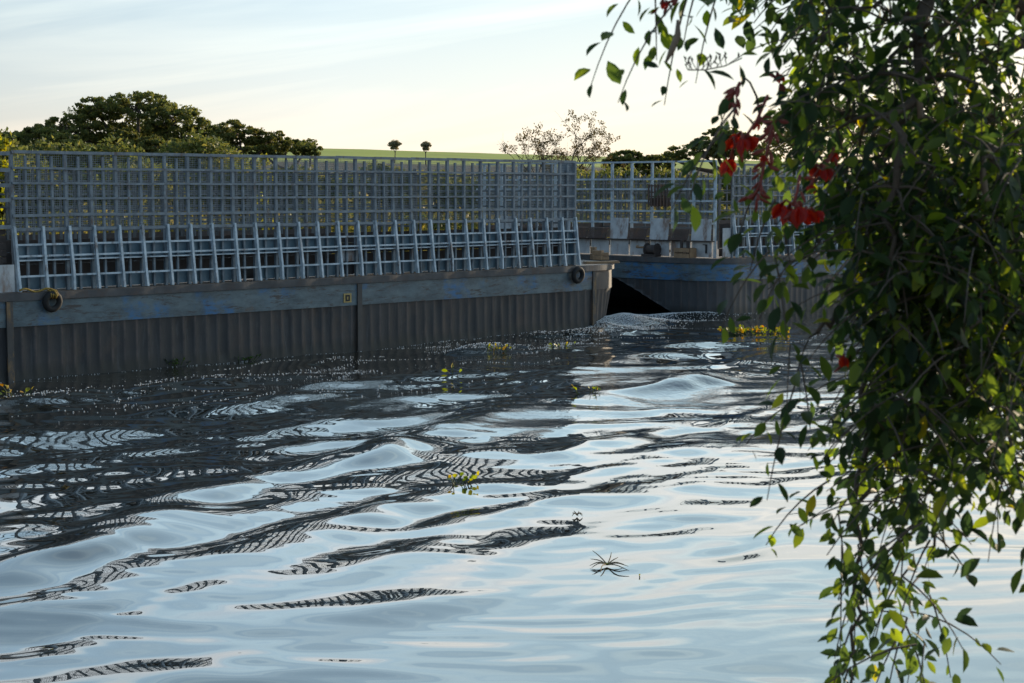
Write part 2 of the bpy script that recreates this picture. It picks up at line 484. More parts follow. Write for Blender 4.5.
def side_fence(root, x0, nribs, yf, skip=()):
    """front railing with its posts, stay ribs, kick panels and wire"""
    x1 = x0 + (nribs - 1) * PITCHS
    mb = MB()
    for i, z in enumerate(ROWS):
        h = .055 if i in (0, 4, 5) else .04
        segs = 14
        for k in range(segs):
            a = x0 + (x1 - x0) * k / segs - .03; b = x0 + (x1 - x0) * (k + 1) / segs - .032
            dz = rnd.uniform(-.012, .012)
            mb.hexa([(a, yf - .055, z - h + dz), (b, yf - .055, z - h), (b, yf - .03, z - h), (a, yf - .03, z - h + dz),
                     (a, yf - .055, z + dz), (b, yf - .055, z), (b, yf - .03, z), (a, yf - .03, z + dz)])
    fence = mb.build('side_railing', M['post'], root)
    low = MB()
    for z in LOWR:
        y = yf - .03 - (2.8 - z) * .11
        low.box(x0, x1, y - .035, y, z - .035, z)
    low.box(x0, x1, yf - .10, yf + .06, 2.19, 2.215)
    low.build('lower_rail', M['rib'], fence)
    for k in range(nribs * 2 - 1):
        o = link('post', POST_ME if k % 2 == 0 else POST2_ME, fence, (x0 + k * HS, yf, ZD + .004))
        o.rotation_euler = (rnd.uniform(-.006, .006), rnd.uniform(-.008, .008), 0)
    for k in range(nribs):
        o = link('stay_rib', rnd.choice(RIBS), fence, (x0 + k * PITCHS, yf - .04, 0)); o.rotation_euler = (0, rnd.uniform(-.012, .012), 0)
    for (z0, z1) in ((2.215, 2.48), (1.655, 1.90)):
        for k in range(nribs - 1):
            if (k, z0 > 2) in skip: continue
            m = MB(); a = x0 + k * PITCHS + .03; b = x0 + (k + 1) * PITCHS - .03
            y = yf + .036; t = rnd.uniform(-.012, .012)
            m.hexa([(a, y, z0), (b, y, z0), (b, y + .012, z0), (a, y + .012, z0), (a, y + t, z1), (b, y + t, z1), (b, y + .012 + t, z1), (a, y + .012 + t, z1)])
            m.build('kick_panel', M['panel'], fence)
    ib = MB()
    for j in range(4): ib.box(x0, x1, yf + .42, yf + .45, 1.65 + j * .232, 1.87 + j * .232)
    ib.build('board_wall', M['boards'], fence)
    w = MB(); w.quad((x0, yf + .034, 2.8), (x1, yf + .034, 2.8), (x1, yf + .034, 4.2), (x0, yf + .034, 4.2))
    w.build('wire_mesh', M['wire'], fence)
    return fence


def far_fence(root, x0, x1, y, boards=True):
    mb = MB()
    for z in (3.75, 3.42, 3.1, 2.78, 2.5): mb.box(x0, x1, y - .06, y - .033, z - .045, z)
    fence = mb.build('far_railing', M['farpost'], root)
    n = int((x1 - x0) / .40)
    for k in range(n + 1): link('post', FAR_ME, fence, (x0 + (x1 - x0) * k / n, y, ZD + .003))
    if boards:
        b = MB()
        for j, z in enumerate((1.64, 1.90, 2.16)): b.box(x0, x1, y - .10, y - .065, z, z + .24)
        b.build('board_wall', M['boards'], fence)
    return fence


def cross_fence(root, x, y0, y1, nm='cross_railing'):
    mb = MB()
    for z in (3.9, 3.5, 3.1, 2.7, 2.3): mb.box(x - .015, x + .015, y0, y1, z - .045, z)
    n = int((y1 - y0) / .6)
    fence = mb.build(nm, M['farpost'], root)
    for k in range(n + 1): link('post', FAR_ME, fence, (x + .05, y0 + (y1 - y0) * k / n, ZD + .003))
    return fence


def hull_s(px, y, z):
    s = 5.0
    for _ in range(40):
        w = bw(s, y, z) - CAM; s += ((px - 512) / F - w.x / w.dot(FWD)) * 30
    return s


# ---------------- barge A (near, left)
A_X0, A_X1, A_R = -9.0, 15.85, 2.35
ptsA = outline_a(A_X0, A_X1, A_R, .1)
tapA = lambda x, y: .18 * max(0, min(1, (x - A_X1) / 1.5))
barge_a = make_barge('cattle_barge', 'long grey cattle barge in front with tyre fenders and a round timber-strewn bow', 'barge',
                     ptsA, dict(hull=M['hull'], strake=M['strake']), 0.0 - (-A_X0 % GAP), None, tapA, A_X1 + .1)
YF = .22
fenceA = side_fence(barge_a, 0.0, 29, YF, skip={(14, True), (14, False), (9, False), (23, True)})
far_fence(barge_a, A_X0 + .3, 15.5, BW - .25)
cross_fence(barge_a, 15.45, YF + .3, BW - .4, 'bow_railing')
cross_fence(barge_a, 5.2, YF + .3, BW - .4)
cross_fence(barge_a, 10.3, YF + .3, BW - .4)
# white feed-box panel in one bay and a dark sheet under it as slot shade
mb = MB(); a = 14 * PITCHS
mb.box(a + .03, a + PITCHS - .03, YF + .036, YF + .05, 1.95, 2.19); mb.build('white_sheet', M['white_panel'], fenceA)
mb = MB(); mb.box(a + .04, a + PITCHS - .04, YF + .05, YF + .07, 1.66, 1.94); mb.build('slot_shade', M['darkhole'], fenceA)  # dark sheet standing in for the shade inside the slot
# corner box at the bow end of the railing
mb = MB(); mb.box(15.50, 15.62, YF - .02, YF + .5, 1.63, 2.45); mb.build('corner_plate', M['panel'], fenceA)
mb = MB(); mb.box(15.50, 15.58, YF + .0, YF + .5, 2.8, 4.2); mb.build('corner_sheet', M['post'], fenceA)
# stern gate left of the first rib
mb = MB()
for z in (4.2, 3.9, 3.62, 3.35, 2.86): mb.box(-3.2, -.06, YF - .04, YF - .01, z - .07, z)
gate = mb.build('gate', M['post'], barge_a)
for x in (-3.2, -2.1, -1.0): link('post', POST_ME, gate, (x, YF + .03, ZD + .004))
mb = MB(); mb.box(-3.2, -.1, YF - .16, YF - .13, 1.64, 2.14); mb.build('gate_panel', M['white_panel'], gate)
mb = MB()
for j in range(5): mb.box(-3.2, -.12, YF + .07, YF + .10, 2.16 + j * .13, 2.26 + j * .13)
mb.build('gate_boards', M['boards'], gate)
side_left = side_fence(barge_a, -3.2 - PITCHS * 9, 10, YF)
# vertical weld strips on the hull
for x in (hull_s(9, 0, .6), hull_s(358.5, 0, .6), 15.98):
    mb = MB(); mb.box(x - .05, x + .05, -.045, -.013, -.4, ZB1 - .01); mb.box(x + .056, x + .085, -.035, -.013, -.3, ZB1 - .01)
    mb.build('seam_strip', M['seam'], barge_a)
sx = hull_s(347, 0, 1.2) - 9.06
mb = MB(); mb.box(sx + 8.95, sx + 9.17, -.022, -.0135, 1.07, 1.27); plate = mb.build('stencil_plate', M['stencil'], barge_a)
mb = MB(); mb.box(sx + 9.0, sx + 9.12, -.03, -.0225, 1.20, 1.235); mb.box(sx + 9.0, sx + 9.035, -.03, -.0225, 1.1, 1.2); mb.box(sx + 9.085, sx + 9.12, -.03, -.0225, 1.13, 1.2); mb.box(sx + 9.035, sx + 9.12, -.03, -.0225, 1.1, 1.13); mb.build('plate_mark', M['darkhole'], plate)

# ---------------- barge B (ahead, right)
B_X0 = 21.05; B_R = 1.0; B_X1 = 46.0
st = GAP / 6
ptsB = []
ptsB.append((B_X1, BW, 0, 1)); ptsB.append((B_X0 + B_R, BW, 0, 1))
for k in range(1, 9):
    b = k / 8 * math.pi / 2; ptsB.append((B_X0 + B_R - B_R * math.sin(b), BW - B_R + B_R * math.cos(b), -math.sin(b), math.cos(b)))
y = BW - B_R - st * 2
while y > B_R: ptsB.append((B_X0, y, -1, 0)); y -= st * 2
nn = int(B_R * math.pi / 2 / st)
for k in range(nn + 1):
    b = k / nn * math.pi / 2; ptsB.append((B_X0 + B_R - B_R * math.cos(b), B_R - B_R * math.sin(b), -math.cos(b), -math.sin(b)))
x = B_X0 + B_R + st
while x < B_X1: ptsB.append((x, 0, 0, -1)); x += st


def zbotB(x, y):
    if x > B_X0 + B_R + .05: return -.6
    q = min(y, BW - y)
    return min(.98, max(-.6, -.45 + (q - .25) / 3.3 * 1.43))


barge_b = make_barge('cattle_barge', 'farther cattle barge behind the red flowers with a raked dark bow and blue-streaked plating', 'barge',
                     ptsB, dict(hull=M['hull_b'], strake=M['strake_b']), 0.0, zbotB, None, None)
# raked bottom plate of the bow
mb = MB(); ys = np.linspace(.3, BW - .3, 24)
for y in ys:
    zb = zbotB(B_X0, y); mb.v += [(B_X0 + .03, y, zb + .01), (B_X0 + 1.6, y, zb * .55 - .2), (B_X0 + 5, y, -.8)]
for i in range(len(ys) - 1):
    for j in range(2): a = i * 3 + j; mb.f.append((a, a + 1, a + 4, a + 3))
mb.build('bow_bottom', M['darkhole'], barge_b)  # near-black colour stands for the unlit cavity under the bow
fenceB = side_fence(barge_b, 22.1, 37, YF)
far_fence(barge_b, 21.8, 44, BW - .25)
cross_fence(barge_b, 27.5, YF + .3, BW - .4)
# end railing facing barge A
mb = MB(); xe = 21.62
for z in (4.32, 3.83, 3.55, 3.22, 2.93, 2.60): mb.box(xe - .06, xe - .032, .4, BW - .3, z - .05, z)
endB = mb.build('bow_railing', M['rib'], barge_b)
ENDW = mesh_box('post', .06, .07, 4.31 - ZD, M['rib'])
yy = [.45 + .745 * k for k in range(13)]
for y in yy: link('post', ENDW, endB, (xe, y, ZD + .004))
THIN = mesh_box('bar', .03, .03, 3.98 - 2.56, M['farpost'])
for y in yy[:-1]:
    for k in (1, 2): link('bar', THIN, endB, (xe + .005, y + .745 * k / 3, 2.565))
w = MB(); w.quad((xe + .034, .4, 2.6), (xe + .034, BW - .3, 2.6), (xe + .034, BW - .3, 3.85), (xe + .034, .4, 3.85)); w.build('wire_mesh', M['wire'], endB)
kinds = ['post', 'brown_panel', 'white_panel', 'brown_panel', 'white_panel', 'brown_panel', 'brown_panel', 'white_panel', 'brown_panel', 'brown_panel', 'white_panel', 'brown_panel']
for k in range(12):
    a = yy[k] + .04; b = yy[k + 1] - .04
    brown = kinds[k] == 'brown_panel'
    t = .17 if brown else .06; ztop = 2.42 if brown else 2.70
    m = MB(); nseg = 10 if brown else 1
    for j in range(nseg):
        z0 = 2.10 + (ztop - 2.10) * j / nseg; z1 = 2.10 + (ztop - 2.10) * (j + 1) / nseg - (.004 if brown else 0)
        o0 = xe - .08 - t * (1 - j / nseg); o1 = xe - .08 - t * (1 - (j + 1) / nseg); u = .02 if brown else 0
        m.hexa([(o0 - .02 - u, a, z0), (o0, a, z0), (o0, b, z0), (o0 - .02 - u, b, z0), (o1 - .02, a, z1), (o1, a, z1), (o1, b, z1), (o1 - .02, b, z1)])
    m.build('rusty_sheet' if brown else 'white_sheet', M[kinds[k]] if kinds[k] != 'post' else M['white_panel'], endB)
    m = MB(); m.box(xe - .10, xe - .085, a, b, 1.64, 2.07); m.build('white_sheet', M['white_panel'], endB)
mb = MB(); mb.box(xe - .20, xe - .07, .4, BW - .3, 2.072, 2.10); mb.build('shelf_rail', M['boards'], endB)
# brown hay rack on the end railing
mb = MB(); a, b = yy[2] + .05, yy[3] - .02
for z in (3.08, 3.2, 3.30, 3.42, 3.60): mb.box(xe - .17, xe - .14, a, b, z, z + .035)
for y in np.linspace(a, b, 7): mb.box(xe - .20, xe - .172, y - .02, y + .02, 3.02, 3.66)
mb.box(xe - .13, xe - .065, a, b, 3.05, 3.28)
mb.build('hay_rack', M['brown_panel'], endB)
# white corner door and panels between end and side railing
mb = MB(); mb.box(21.7, 22.05, YF + .0, YF + .03, 1.64, 2.45); mb.build('corner_plate', M['white_panel'], endB)
mb = MB(); mb.box(21.64, 22.06, YF - .02, YF + .02, 2.8, 4.2); mb.build('corner_frame', M['post'], endB) if False else None
mb = MB(); mb.box(xe - .16, xe - .125, .62, .66, 1.75, 2.0); mb.box(xe - .16, xe - .125, .62, .75, 1.98, 2.0); mb.build('door_handle', M['darkhole'], endB)

# ---------------- things on the decks and hulls
def tyre(px, py, label, r, z):
    s = hull_s(px, -.1, z)
    mb = MB(); n, k = 28, 10; rt = r * .29
    for i in range(n):
        a = 2 * math.pi * i / n
        for j in range(k):
            b = 2 * math.pi * j / k
            rr = r - rt + rt * math.cos(b) * (1.0); yy = rt * .95 * math.sin(b)
            tread = .008 if (i % 2 == 0 and abs(b) < 1) else 0
            mb.v.append(((rr + tread) * math.cos(a), yy, (rr + tread) * math.sin(a)))
    for i in range(n):
        for j in range(k):
            a = i * k + j; b = ((i + 1) % n) * k + j; a2 = i * k + (j + 1) % k; b2 = ((i + 1) % n) * k + (j + 1) % k
            mb.f.append((a, b, b2, a2))
    o = mb.build('tyre_fender', M['rubber'], None, True)
    o.location = bw(s, -.06 - rt, z); o.rotation_euler = (R(6), R(20), THETA)
    return tag(o, label, 'tyre')


tyre(52, 303, 'small black tyre hung with yellow rope on the near barge hull, far left', .20, 1.44)
tyre(577.5, 276.5, 'black tyre hanging beside the round bow of the near barge', .215, 1.40)
s = hull_s(52, -.1, 1.44)
mb = MB(); pts = []
for k in range(15):
    t = k / 14; pts.append(bw(s - .62 + .62 * t, -.02 - .085 * t ** 2, 1.665 + .03 * math.sin(t * 9) - .01 * t))
pts += [bw(s + .03, -.16, 1.63), bw(s + .05, -.20, 1.56), bw(s + .04, -.17, 1.50)]
mb.tube(pts, .018, 7)
for k in range(4): mb.tube([bw(s - .05 + k * .045, -.13, 1.50), bw(s - .06 + k * .045, -.19, 1.57), bw(s - .05 + k * .045, -.12, 1.64), bw(s - .04 + k * .05, .0, 1.65)], .016, 6)
tag(mb.build('mooring_rope', M['rope'], None, True), 'yellow rope tied over the deck edge to a small tyre', 'rope')


def block(px, py, dims, rz, label, nm='timber_block', tilt=0, z=ZD, off=None, mat='timber'):
    """stack of planks / a timber block lying on a deck"""
    sx, sy, sz = dims
    mb = MB(); c = .012
    for (a0, a1, z0, z1) in ((-sx / 2, sx / 2, 0, sz * .48), (-sx / 2 + .02, sx / 2 - .015, sz * .5, sz)):
        mb.box(a0, a1, -sy / 2, sy / 2, z0, z1)
    me = mb.build(nm, M[mat])
    bm = bmesh.new(); bm.from_mesh(me.data); bmesh.ops.bevel(bm, geom=bm.edges[:], offset=c, segments=1, affect='EDGES'); bm.to_mesh(me.data); bm.free()
    q = ground(px, py, z); me.location = (q.x, q.y, z + .003); me.rotation_euler = (0, tilt, rz)
    return tag(me, label, 'timber')


# bow deck clutter of barge A
def deckpt(px, py): return ground(px, py, ZD)
block(598, 260, (.30, .26, .26), THETA + .5, 'squat square timber block on the round bow, right of the railing end', 'timber_block')
block(593.5, 259.5, (.16, .14, .34), THETA + .2, 'upright yellowish post stump on the round bow against the railing end', 'timber_post')
block(601, 263.5, (1.0, .22, .06), THETA - .35, 'flat plank lying in front of the timber block on the bow deck', 'deck_plank')
block(604.5, 260, (.2, .2, .2), THETA + 1.0, 'small dark timber offcut at the tip of the round bow', 'timber_block')
# clutter at B's bow: pump and box stand on the deck edge
def on_b(x, y): q = bw(x, y); return q


def pump():
    root = empty('winch', bw(21.3, 2.45, ZD + .003), THETA + R(90)); tag(root, 'dark rusty winch with a pipe on the bow deck of the farther barge', 'winch')
    mb = MB(); mb.box(-.25, .25, -.14, .14, 0, .07); mb.build('base', M['boards'], root)
    mb = MB(); mb.tube([(-.2, 0, .2), (.12, 0, .2)], .13, 14); mb.tube([(-.23, 0, .2), (-.2, 0, .2)], .18, 14); mb.tube([(.12, 0, .2), (.15, 0, .2)], .18, 14); mb.build('drum', M['boards'], root)
    mb = MB(); mb.tube([(.15, 0, .26), (.42, 0, .25), (.52, 0, .27)], [.03, .03, .05], 8); mb.build('pipe', M['timber'], root)


pump()
root = empty('deck_crate', bw(21.32, 1.25, ZD + .003), THETA + R(90)); tag(root, 'open brown wooden crate on the bow deck of the farther barge', 'crate')
for sgn in (-1, 1):
    mb = MB(); mb.box(-.26, .26, sgn * .16 - .015, sgn * .16 + .015, 0, .12); mb.box(-.26, .26, sgn * .16 - .015, sgn * .16 + .015, .15, .27); mb.build('long_side', M['timber'], root)
    mb = MB(); mb.box(sgn * .275 - .015, sgn * .275 + .015, -.14, .14, 0, .26); mb.build('end_board', M['timber'], root)
mb = MB(); mb.box(-.25, .25, -.14, .14, .002, .02); mb.build('bottom_board', M['boards'], root)
for dx in (-.1, .12):
    mb = MB(); mb.tube([(dx, 0, .02), (dx, .01, .48)], .045, 8); mb.build('stored_post', M['boards'], root)
block(673, 252.0, (.9, .12, .07), THETA + R(90), 'yellowish plank lying along the bow edge of the farther barge', 'deck_plank')

# ------------------------------------------------------------------ sky, sun
SUN_AZ, SUN_EL = 43.2, 9.0
wd = bpy.data.worlds.new('World'); scene.world = wd; wd.use_nodes = True
nt = wd.node_tree; bg = nt.nodes['Background']
sky = N(nt, 'ShaderNodeTexSky', sky_type='NISHITA', sun_disc=False, sun_elevation=R(SUN_EL), sun_rotation=R(SUN_AZ), altitude=300, air_density=1.0, dust_density=1.2, ozone_density=1.5)
tc = N(nt, 'ShaderNodeTexCoord').outputs['Generated']
sp = N(nt, 'ShaderNodeSeparateXYZ'); L(nt, tc, sp.inputs[0])
az_ = math_n(nt, 'ARCTAN2', sp.outputs[0], sp.outputs[1])
cb = N(nt, 'ShaderNodeCombineXYZ'); L(nt, az_, cb.inputs[0]); L(nt, math_n(nt, 'SUBTRACT', sp.outputs[2], math_n(nt, 'MULTIPLY', az_, .15)), cb.inputs[1])
mp = N(nt, 'ShaderNodeMapping', inp={'Scale': (2.2, 24, 1), 'Location': (.4, .1, 0)}); L(nt, cb.outputs[0], mp.inputs[0])
cn = N(nt, 'ShaderNodeTexNoise', inp={'Scale': 1.1, 'Detail': 7, 'Roughness': .52, 'Distortion': .5}); L(nt, mp.outputs[0], cn.inputs['Vector'])
cl = ramp(nt, cn.outputs['Fac'], [(.47, (0, 0, 0)), (.62, (1, 1, 1))]).outputs[0]
veil = ramp(nt, sp.outputs[2], [(.0, (.345, .300, .250)), (.03, (.320, .296, .266)), (.06, (.278, .288, .286)), (.10, (.232, .268, .286)), (.115, (.232, .270, .290)), (.15, (.50, .51, .50)), (.19, (.58, .59, .58)), (.25, (.37, .515, .605)), (.36, (.36, .50, .59)), (.5, (.31, .44, .53)), (.68, (.16, .23, .30)), (1, (.05, .085, .14))]).outputs[0]  # bands above the view brightened by hand to lighten the water reflections
sunside = N(nt, 'ShaderNodeVectorMath', operation='DOT_PRODUCT'); L(nt, tc, sunside.inputs[0]); sunside.inputs[1].default_value = (math.sin(R(SUN_AZ)), math.cos(R(SUN_AZ)), .1)
glow = ramp(nt, sunside.outputs['Value'], [(.0, (.36, .40, .47)), (.4, (.58, .63, .70)), (.66, (.93, .96, 1.0)), (.80, (1, 1, .985)), (1, (1.03, .99, .92))]).outputs[0]
vm = N(nt, 'ShaderNodeVectorMath', operation='MULTIPLY'); L(nt, veil, vm.inputs[0]); L(nt, glow, vm.inputs[1])
vs = N(nt, 'ShaderNodeVectorMath', operation='SCALE'); vs.inputs['Scale'].default_value = 14.8; L(nt, vm.outputs[0], vs.inputs[0])
c = mixc(nt, .82, sky.outputs[0], vs.outputs[0])
brt = N(nt, 'ShaderNodeVectorMath', operation='MULTIPLY'); L(nt, c, brt.inputs[0]); brt.inputs[1].default_value = (1.24, 1.17, 1.10)
c = mixc(nt, math_n(nt, 'MULTIPLY', cl, 1.0), c, brt.outputs[0])
L(nt, c, bg.inputs[0]); bg.inputs[1].default_value = .12
sd = bpy.data.lights.new('sun', 'SUN'); so = bpy.data.objects.new('sun', sd); COL.objects.link(so)
sd.energy = 3.4; sd.angle = R(.53); sd.color = (1, .80, .56)
sv = Vector((math.sin(R(SUN_AZ)) * math.cos(R(SUN_EL)), math.cos(R(SUN_AZ)) * math.cos(R(SUN_EL)), math.sin(R(SUN_EL))))
so.rotation_euler = sv.to_track_quat('Z', 'Y').to_euler(); so.location = (60, 60, 40)
scene.view_settings.view_transform = 'Standard'; scene.view_settings.look = 'None'
scene.view_settings.exposure = 0.92; scene.view_settings.gamma = 1

# ------------------------------------------------------------------ river
def wob(x, y, seed, scale):
    """smooth pseudo-noise from a few sines"""
    r = np.random.default_rng(seed); o = 0
    for k in range(6):
        a = r.uniform(0, 2 * np.pi); w = 2 * np.pi / (scale * r.uniform(.6, 1.7)); o = o + np.sin((x * np.cos(a) + y * np.sin(a)) * w + r.uniform(0, 6.28))
    return o / 6


BUMPS = []; TRAINS = []


def bump(px, py, ang, a, la, lb):
    """ridge centred where the photo shows it; ang = heading of the crest line in degrees from +X; la along, lb across"""
    g = ground(px, py); BUMPS.append((g.x, g.y, R(ang), a, la, lb))


def train(px, py, ang, wl, a, la, lb, ph=0.0):
    """a short packet of parallel waves"""
    g = ground(px, py); TRAINS.append((g.x, g.y, R(ang), wl, a, la, lb, ph))


# near, glassy swells
bump(120, 538, 76, .16, 2.8, .58)
bump(388, 452, 78, .15, 1.7, .50)
bump(225, 470, 70, .07, 1.6, .5)
train(535, 460, 10, 3.3, .038, .85, 3.6)
train(630, 397, 22, 2.6, .034, 1.3, 1.4)
train(430, 432, 6, 2.4, .03, .7, 1.2)
bump(690, 382, 58, .19, 1.4, .40)
train(60, 440, 25, 2.6, .035, 1.6, 2.6)
train(700, 441, 12, 3.4, -.040, 1.3, 2.4)
train(570, 488, 14, 3.0, -.022, .9, 1.3)
train(690, 506, -6, 2.2, -.020, .8, 1.0)
train(330, 535, 68, 1.25, .034, 2.6, 1.5, 1.0)
train(90, 590, 66, 1.1, .026, 2.0, 1.3, 2.6)
train(330, 470, 62, 1.5, .030, 2.4, 1.6)
train(480, 500, 50, 1.3, .020, 1.8, 1.3)
train(620, 440, 60, 1.2, .022, 2.2, 1.6, .5)
train(150, 450, 58, 1.7, .030, 3.0, 2.0)
train(690, 545, 8, 1.3, .006, 1.3, 2.5)
# wash from the gap between the barges
bump(622, 326, 35, .34, 1.5, .65)
bump(580, 336, 30, .20, 1.7, .6)
bump(688, 318, 25, .18, 1.6, .6)
bump(487, 351, 40, .16, 1.3, .45)
bump(170, 388, 50, .07, 3.0, .6)
bump(30, 402, 50, .10, 1.6, .6)
bump(265, 398, 52, .05, 3.0, .5)
bump(380, 382, 50, .05, 3.0, .5)


def height(x, y):
    d = np.hypot(x, y)
    far = np.clip((d - 18) / 10, 0, 1); far = far * far * (3 - 2 * far)
    wx = x + .7 * wob(x, y, 3, 6.) + .18 * wob(x, y, 9, 1.7); wy = y + 1.0 * wob(x, y, 4, 7.) + .22 * wob(x, y, 10, 1.9)
    h = np.zeros_like(x)
    env = np.clip(.6 + .7 * wob(x, y, 21, 8.), .1, 1.3)
    calm = np.clip((x * .9 + (19.5 - y) * .25 - .3) / 1.8, 0, 1)
    env = env * (1 - .72 * calm)
    amp_sw = .029 + .013 * far
    for (ang, wl, ph, am) in ((150, 2.5, .4, 1.0), (106, 2.0, 2.1, .60), (168, 3.3, 4.0, .6), (128, 1.45, 1.0, .42)):
        a = R(ang); w = 2 * np.pi / wl
        sn = np.sin((wx * np.cos(a) + wy * np.sin(a)) * w + ph); h += amp_sw * am * env * (np.exp(.75 * sn) - 1.15)
    # medium, smooth ripples
    for k, (ang, wl) in enumerate(((112, 1.1), (138, .9), (72, .8), (122, .66), (95, .5), (150, .58))):
        a = R(ang); w = 2 * np.pi / wl
        e = np.clip(.15 + .95 * wob(x, y, 40 + k, 4.5), 0, 1)
        h += (.0030 + .0055 * far) * (wl / .8) * e * np.sin((wx * np.cos(a) + wy * np.sin(a)) * w + k * 1.7)
    # long-crested little ripples that streak the glassy parts
    for k, (ang, wl) in enumerate(((88, .62), (94, .44), (82, .36), (97, .27))):
        a = R(ang); w = 2 * np.pi / wl
        e = np.clip(.30 + .9 * wob(x * 1.3, y * .8, 80 + k, 3.2), 0, 1)
        h += .0016 * (wl / .5) * e * np.sin((wx * np.cos(a) + wy * np.sin(a)) * w + k * 2.3 + 1.5 * wob(x, y, 95 + k, 1.6))
    # fine chop farther out, in patches
    for k, (ang, wl) in enumerate(((100, .30), (125, .25), (80, .28))):
        a = R(ang); w = 2 * np.pi / wl
        e = np.clip(-.1 + 1.1 * wob(x, y, 60 + k, 4.0), 0, 1)
        h += .0028 * far * e * np.sin((wx * np.cos(a) + wy * np.sin(a)) * w + k)
    # broad tilts of the surface, shaped to darken the reflections
    h += -.027 * (y - 20.5) * np.exp(-((y - 20.5) / 5.0) ** 2 - ((x + 2.6) / 3.4) ** 2)
    h += -.024 * (y - 24.3) * np.exp(-((y - 24.3) / 3.8) ** 2 - ((x - 2.3) / 2.4) ** 2)
    h += -.034 * (y - 16.2) * np.exp(-((y - 16.2) / 2.6) ** 2 - ((x + 2.3) / 2.3) ** 2)
    bx = x + .32 * wob(x, y, 5, 2.4) + .12 * wob(x, y, 7, .9); by = y + .5 * wob(x, y, 6, 2.6) + .2 * wob(x, y, 8, 1.)
    for (cx, cy, a, am, la, lb) in BUMPS:
        dx = bx - cx; dy = by - cy
        u = dx * math.cos(a) + dy * math.sin(a); v = -dx * math.sin(a) + dy * math.cos(a)
        h += am * np.exp(-(u / la) ** 2 - (v / lb) ** 2)
    for (cx, cy, a, wl, am, la, lb, ph) in TRAINS:
        dx = bx - cx; dy = by - cy
        u = dx * math.cos(a) + dy * math.sin(a); v = -dx * math.sin(a) + dy * math.cos(a)
        h += am * np.exp(-(u / la) ** 2 - (v / lb) ** 2) * np.sin(v * 2 * np.pi / wl + ph)
    return h


nr, ncol = 760, 860
rr = 5.0 * (90 / 5.0) ** (np.linspace(0, 1, nr))
tt = np.linspace(-1, 1, ncol); ta = .40 * tt + .9 * tt ** 5
Rg, Tg = np.meshgrid(rr, ta, indexing='ij')
Xg = Rg * Tg; Yg = Rg
Zg = height(Xg, Yg)
vv = np.stack([Xg, Yg, Zg], -1).reshape(-1, 3)
ii = np.arange(nr * ncol).reshape(nr, ncol)
qq = np.stack([ii[:-1, :-1], ii[:-1, 1:], ii[1:, 1:], ii[1:, :-1]], -1).reshape(-1, 4)
river = np_mesh('river', vv, qq, M['water'], None, True); tag(river, kind='structure')


def water_z(x, y): return float(height(np.array([x]), np.array([y]))[0])


# foam: small bubbles and flecks drifting along the hulls and on the wash
fv = []; ff = []
def fleck(x, y, r):
    z = water_z(x, y) + .004
    i = len(fv); n = 5; a0 = rnd.uniform(0, 6.28)
    fv.append((x, y, z + r * .9))
    for k in range(n):
        a = a0 + 2 * math.pi * k / n; q = rnd.uniform(.7, 1.2) * r; fv.append((x + q * math.cos(a), y + q * math.sin(a), z))
    for k in range(n): ff.append((i, i + 1 + k, i + 1 + (k + 1) % n))
lines = []
for k in range(26):
    s0 = rnd.uniform(-2, 16.5); lines.append((s0, -rnd.uniform(.15, 5.5) * rnd.uniform(.3, 1), rnd.uniform(1, 3.5)))
for (s0, off, ln) in lines:
    for j in range(int(ln * 20)):
        t = rnd.uniform(0, 1); q = bw(s0 + ln * t, off + .35 * math.sin(t * 5 + s0) + rnd.gauss(0, .05)); fleck(q.x, q.y, rnd.uniform(.006, .016))
for j in range(260):   # line of bubbles where the hull meets the water
    q = bw(rnd.uniform(-2, 17), -abs(rnd.gauss(0, .05)) - .02); fleck(q.x, q.y, rnd.uniform(.005, .014))
for (px, py, n, sx, sy) in ((622, 326, 5200, .75, .5), (640, 322, 1500, 1.3, .4), (688, 317, 3200, 1.0, .35), (487, 351, 330, .6, .25), (580, 337, 300, .9, .3), (600, 331, 500, .8, .4), (190, 383, 200, 2.5, .4), (25, 400, 170, 1.2, .4), (260, 398, 170, 2.0, .5)):
    g = ground(px, py)
    for j in range(n):
        a, b = rnd.gauss(0, sx), rnd.gauss(0, sy); fleck(g.x + a * .8 - b * .4, g.y + a * .55 + b * .8, rnd.uniform(.006, .018))
foam = np_mesh('foam', fv, ff, M['foam']); tag(foam, 'tiny bubbles and foam flecks drifting on the dark water along the hulls', 'foam', kind='stuff')

# ------------------------------------------------------------------ land
def land_z(x, y):
    q = (x - P0.x) * INW.x + (y - P0.y) * INW.y        # distance behind the barge side
    d = np.hypot(x, y)
    z = np.interp(q, [BW, BW + 3, BW + 6, BW + 10, 60, 150, 300, 520, 640, 1200, 4000], [-1.5, -.6, .7, 1.35, 1.7, 3.0, 8.6, 20.8, 23.8, 6, 0])
    az = np.degrees(np.arctan2(x, y))
    k = np.clip((d - 150) / 300, 0, 1)
    z = z - k * np.clip((az + 6) / 12, 0, 2) * 1.2
    return z + .25 * wob(x, y, 90, 30.) * np.clip((q - BW - 4) / 10, 0, 1)


nr, nc = 220, 160
rr = 30 * (4000 / 30) ** np.linspace(0, 1, nr); aa = np.radians(np.linspace(-70, 80, nc))
Rg, Ag = np.meshgrid(rr, aa, indexing='ij'); Xg = Rg * np.sin(Ag); Yg = Rg * np.cos(Ag); Zg = land_z(Xg, Yg)
ii = np.arange(nr * nc).reshape(nr, nc)
qq = np.stack([ii[:-1, :-1], ii[:-1, 1:], ii[1:, 1:], ii[1:, :-1]], -1).reshape(-1, 4)
tag(np_mesh('field', np.stack([Xg, Yg, Zg], -1).reshape(-1, 3), qq, M['field'], None, True), kind='structure')
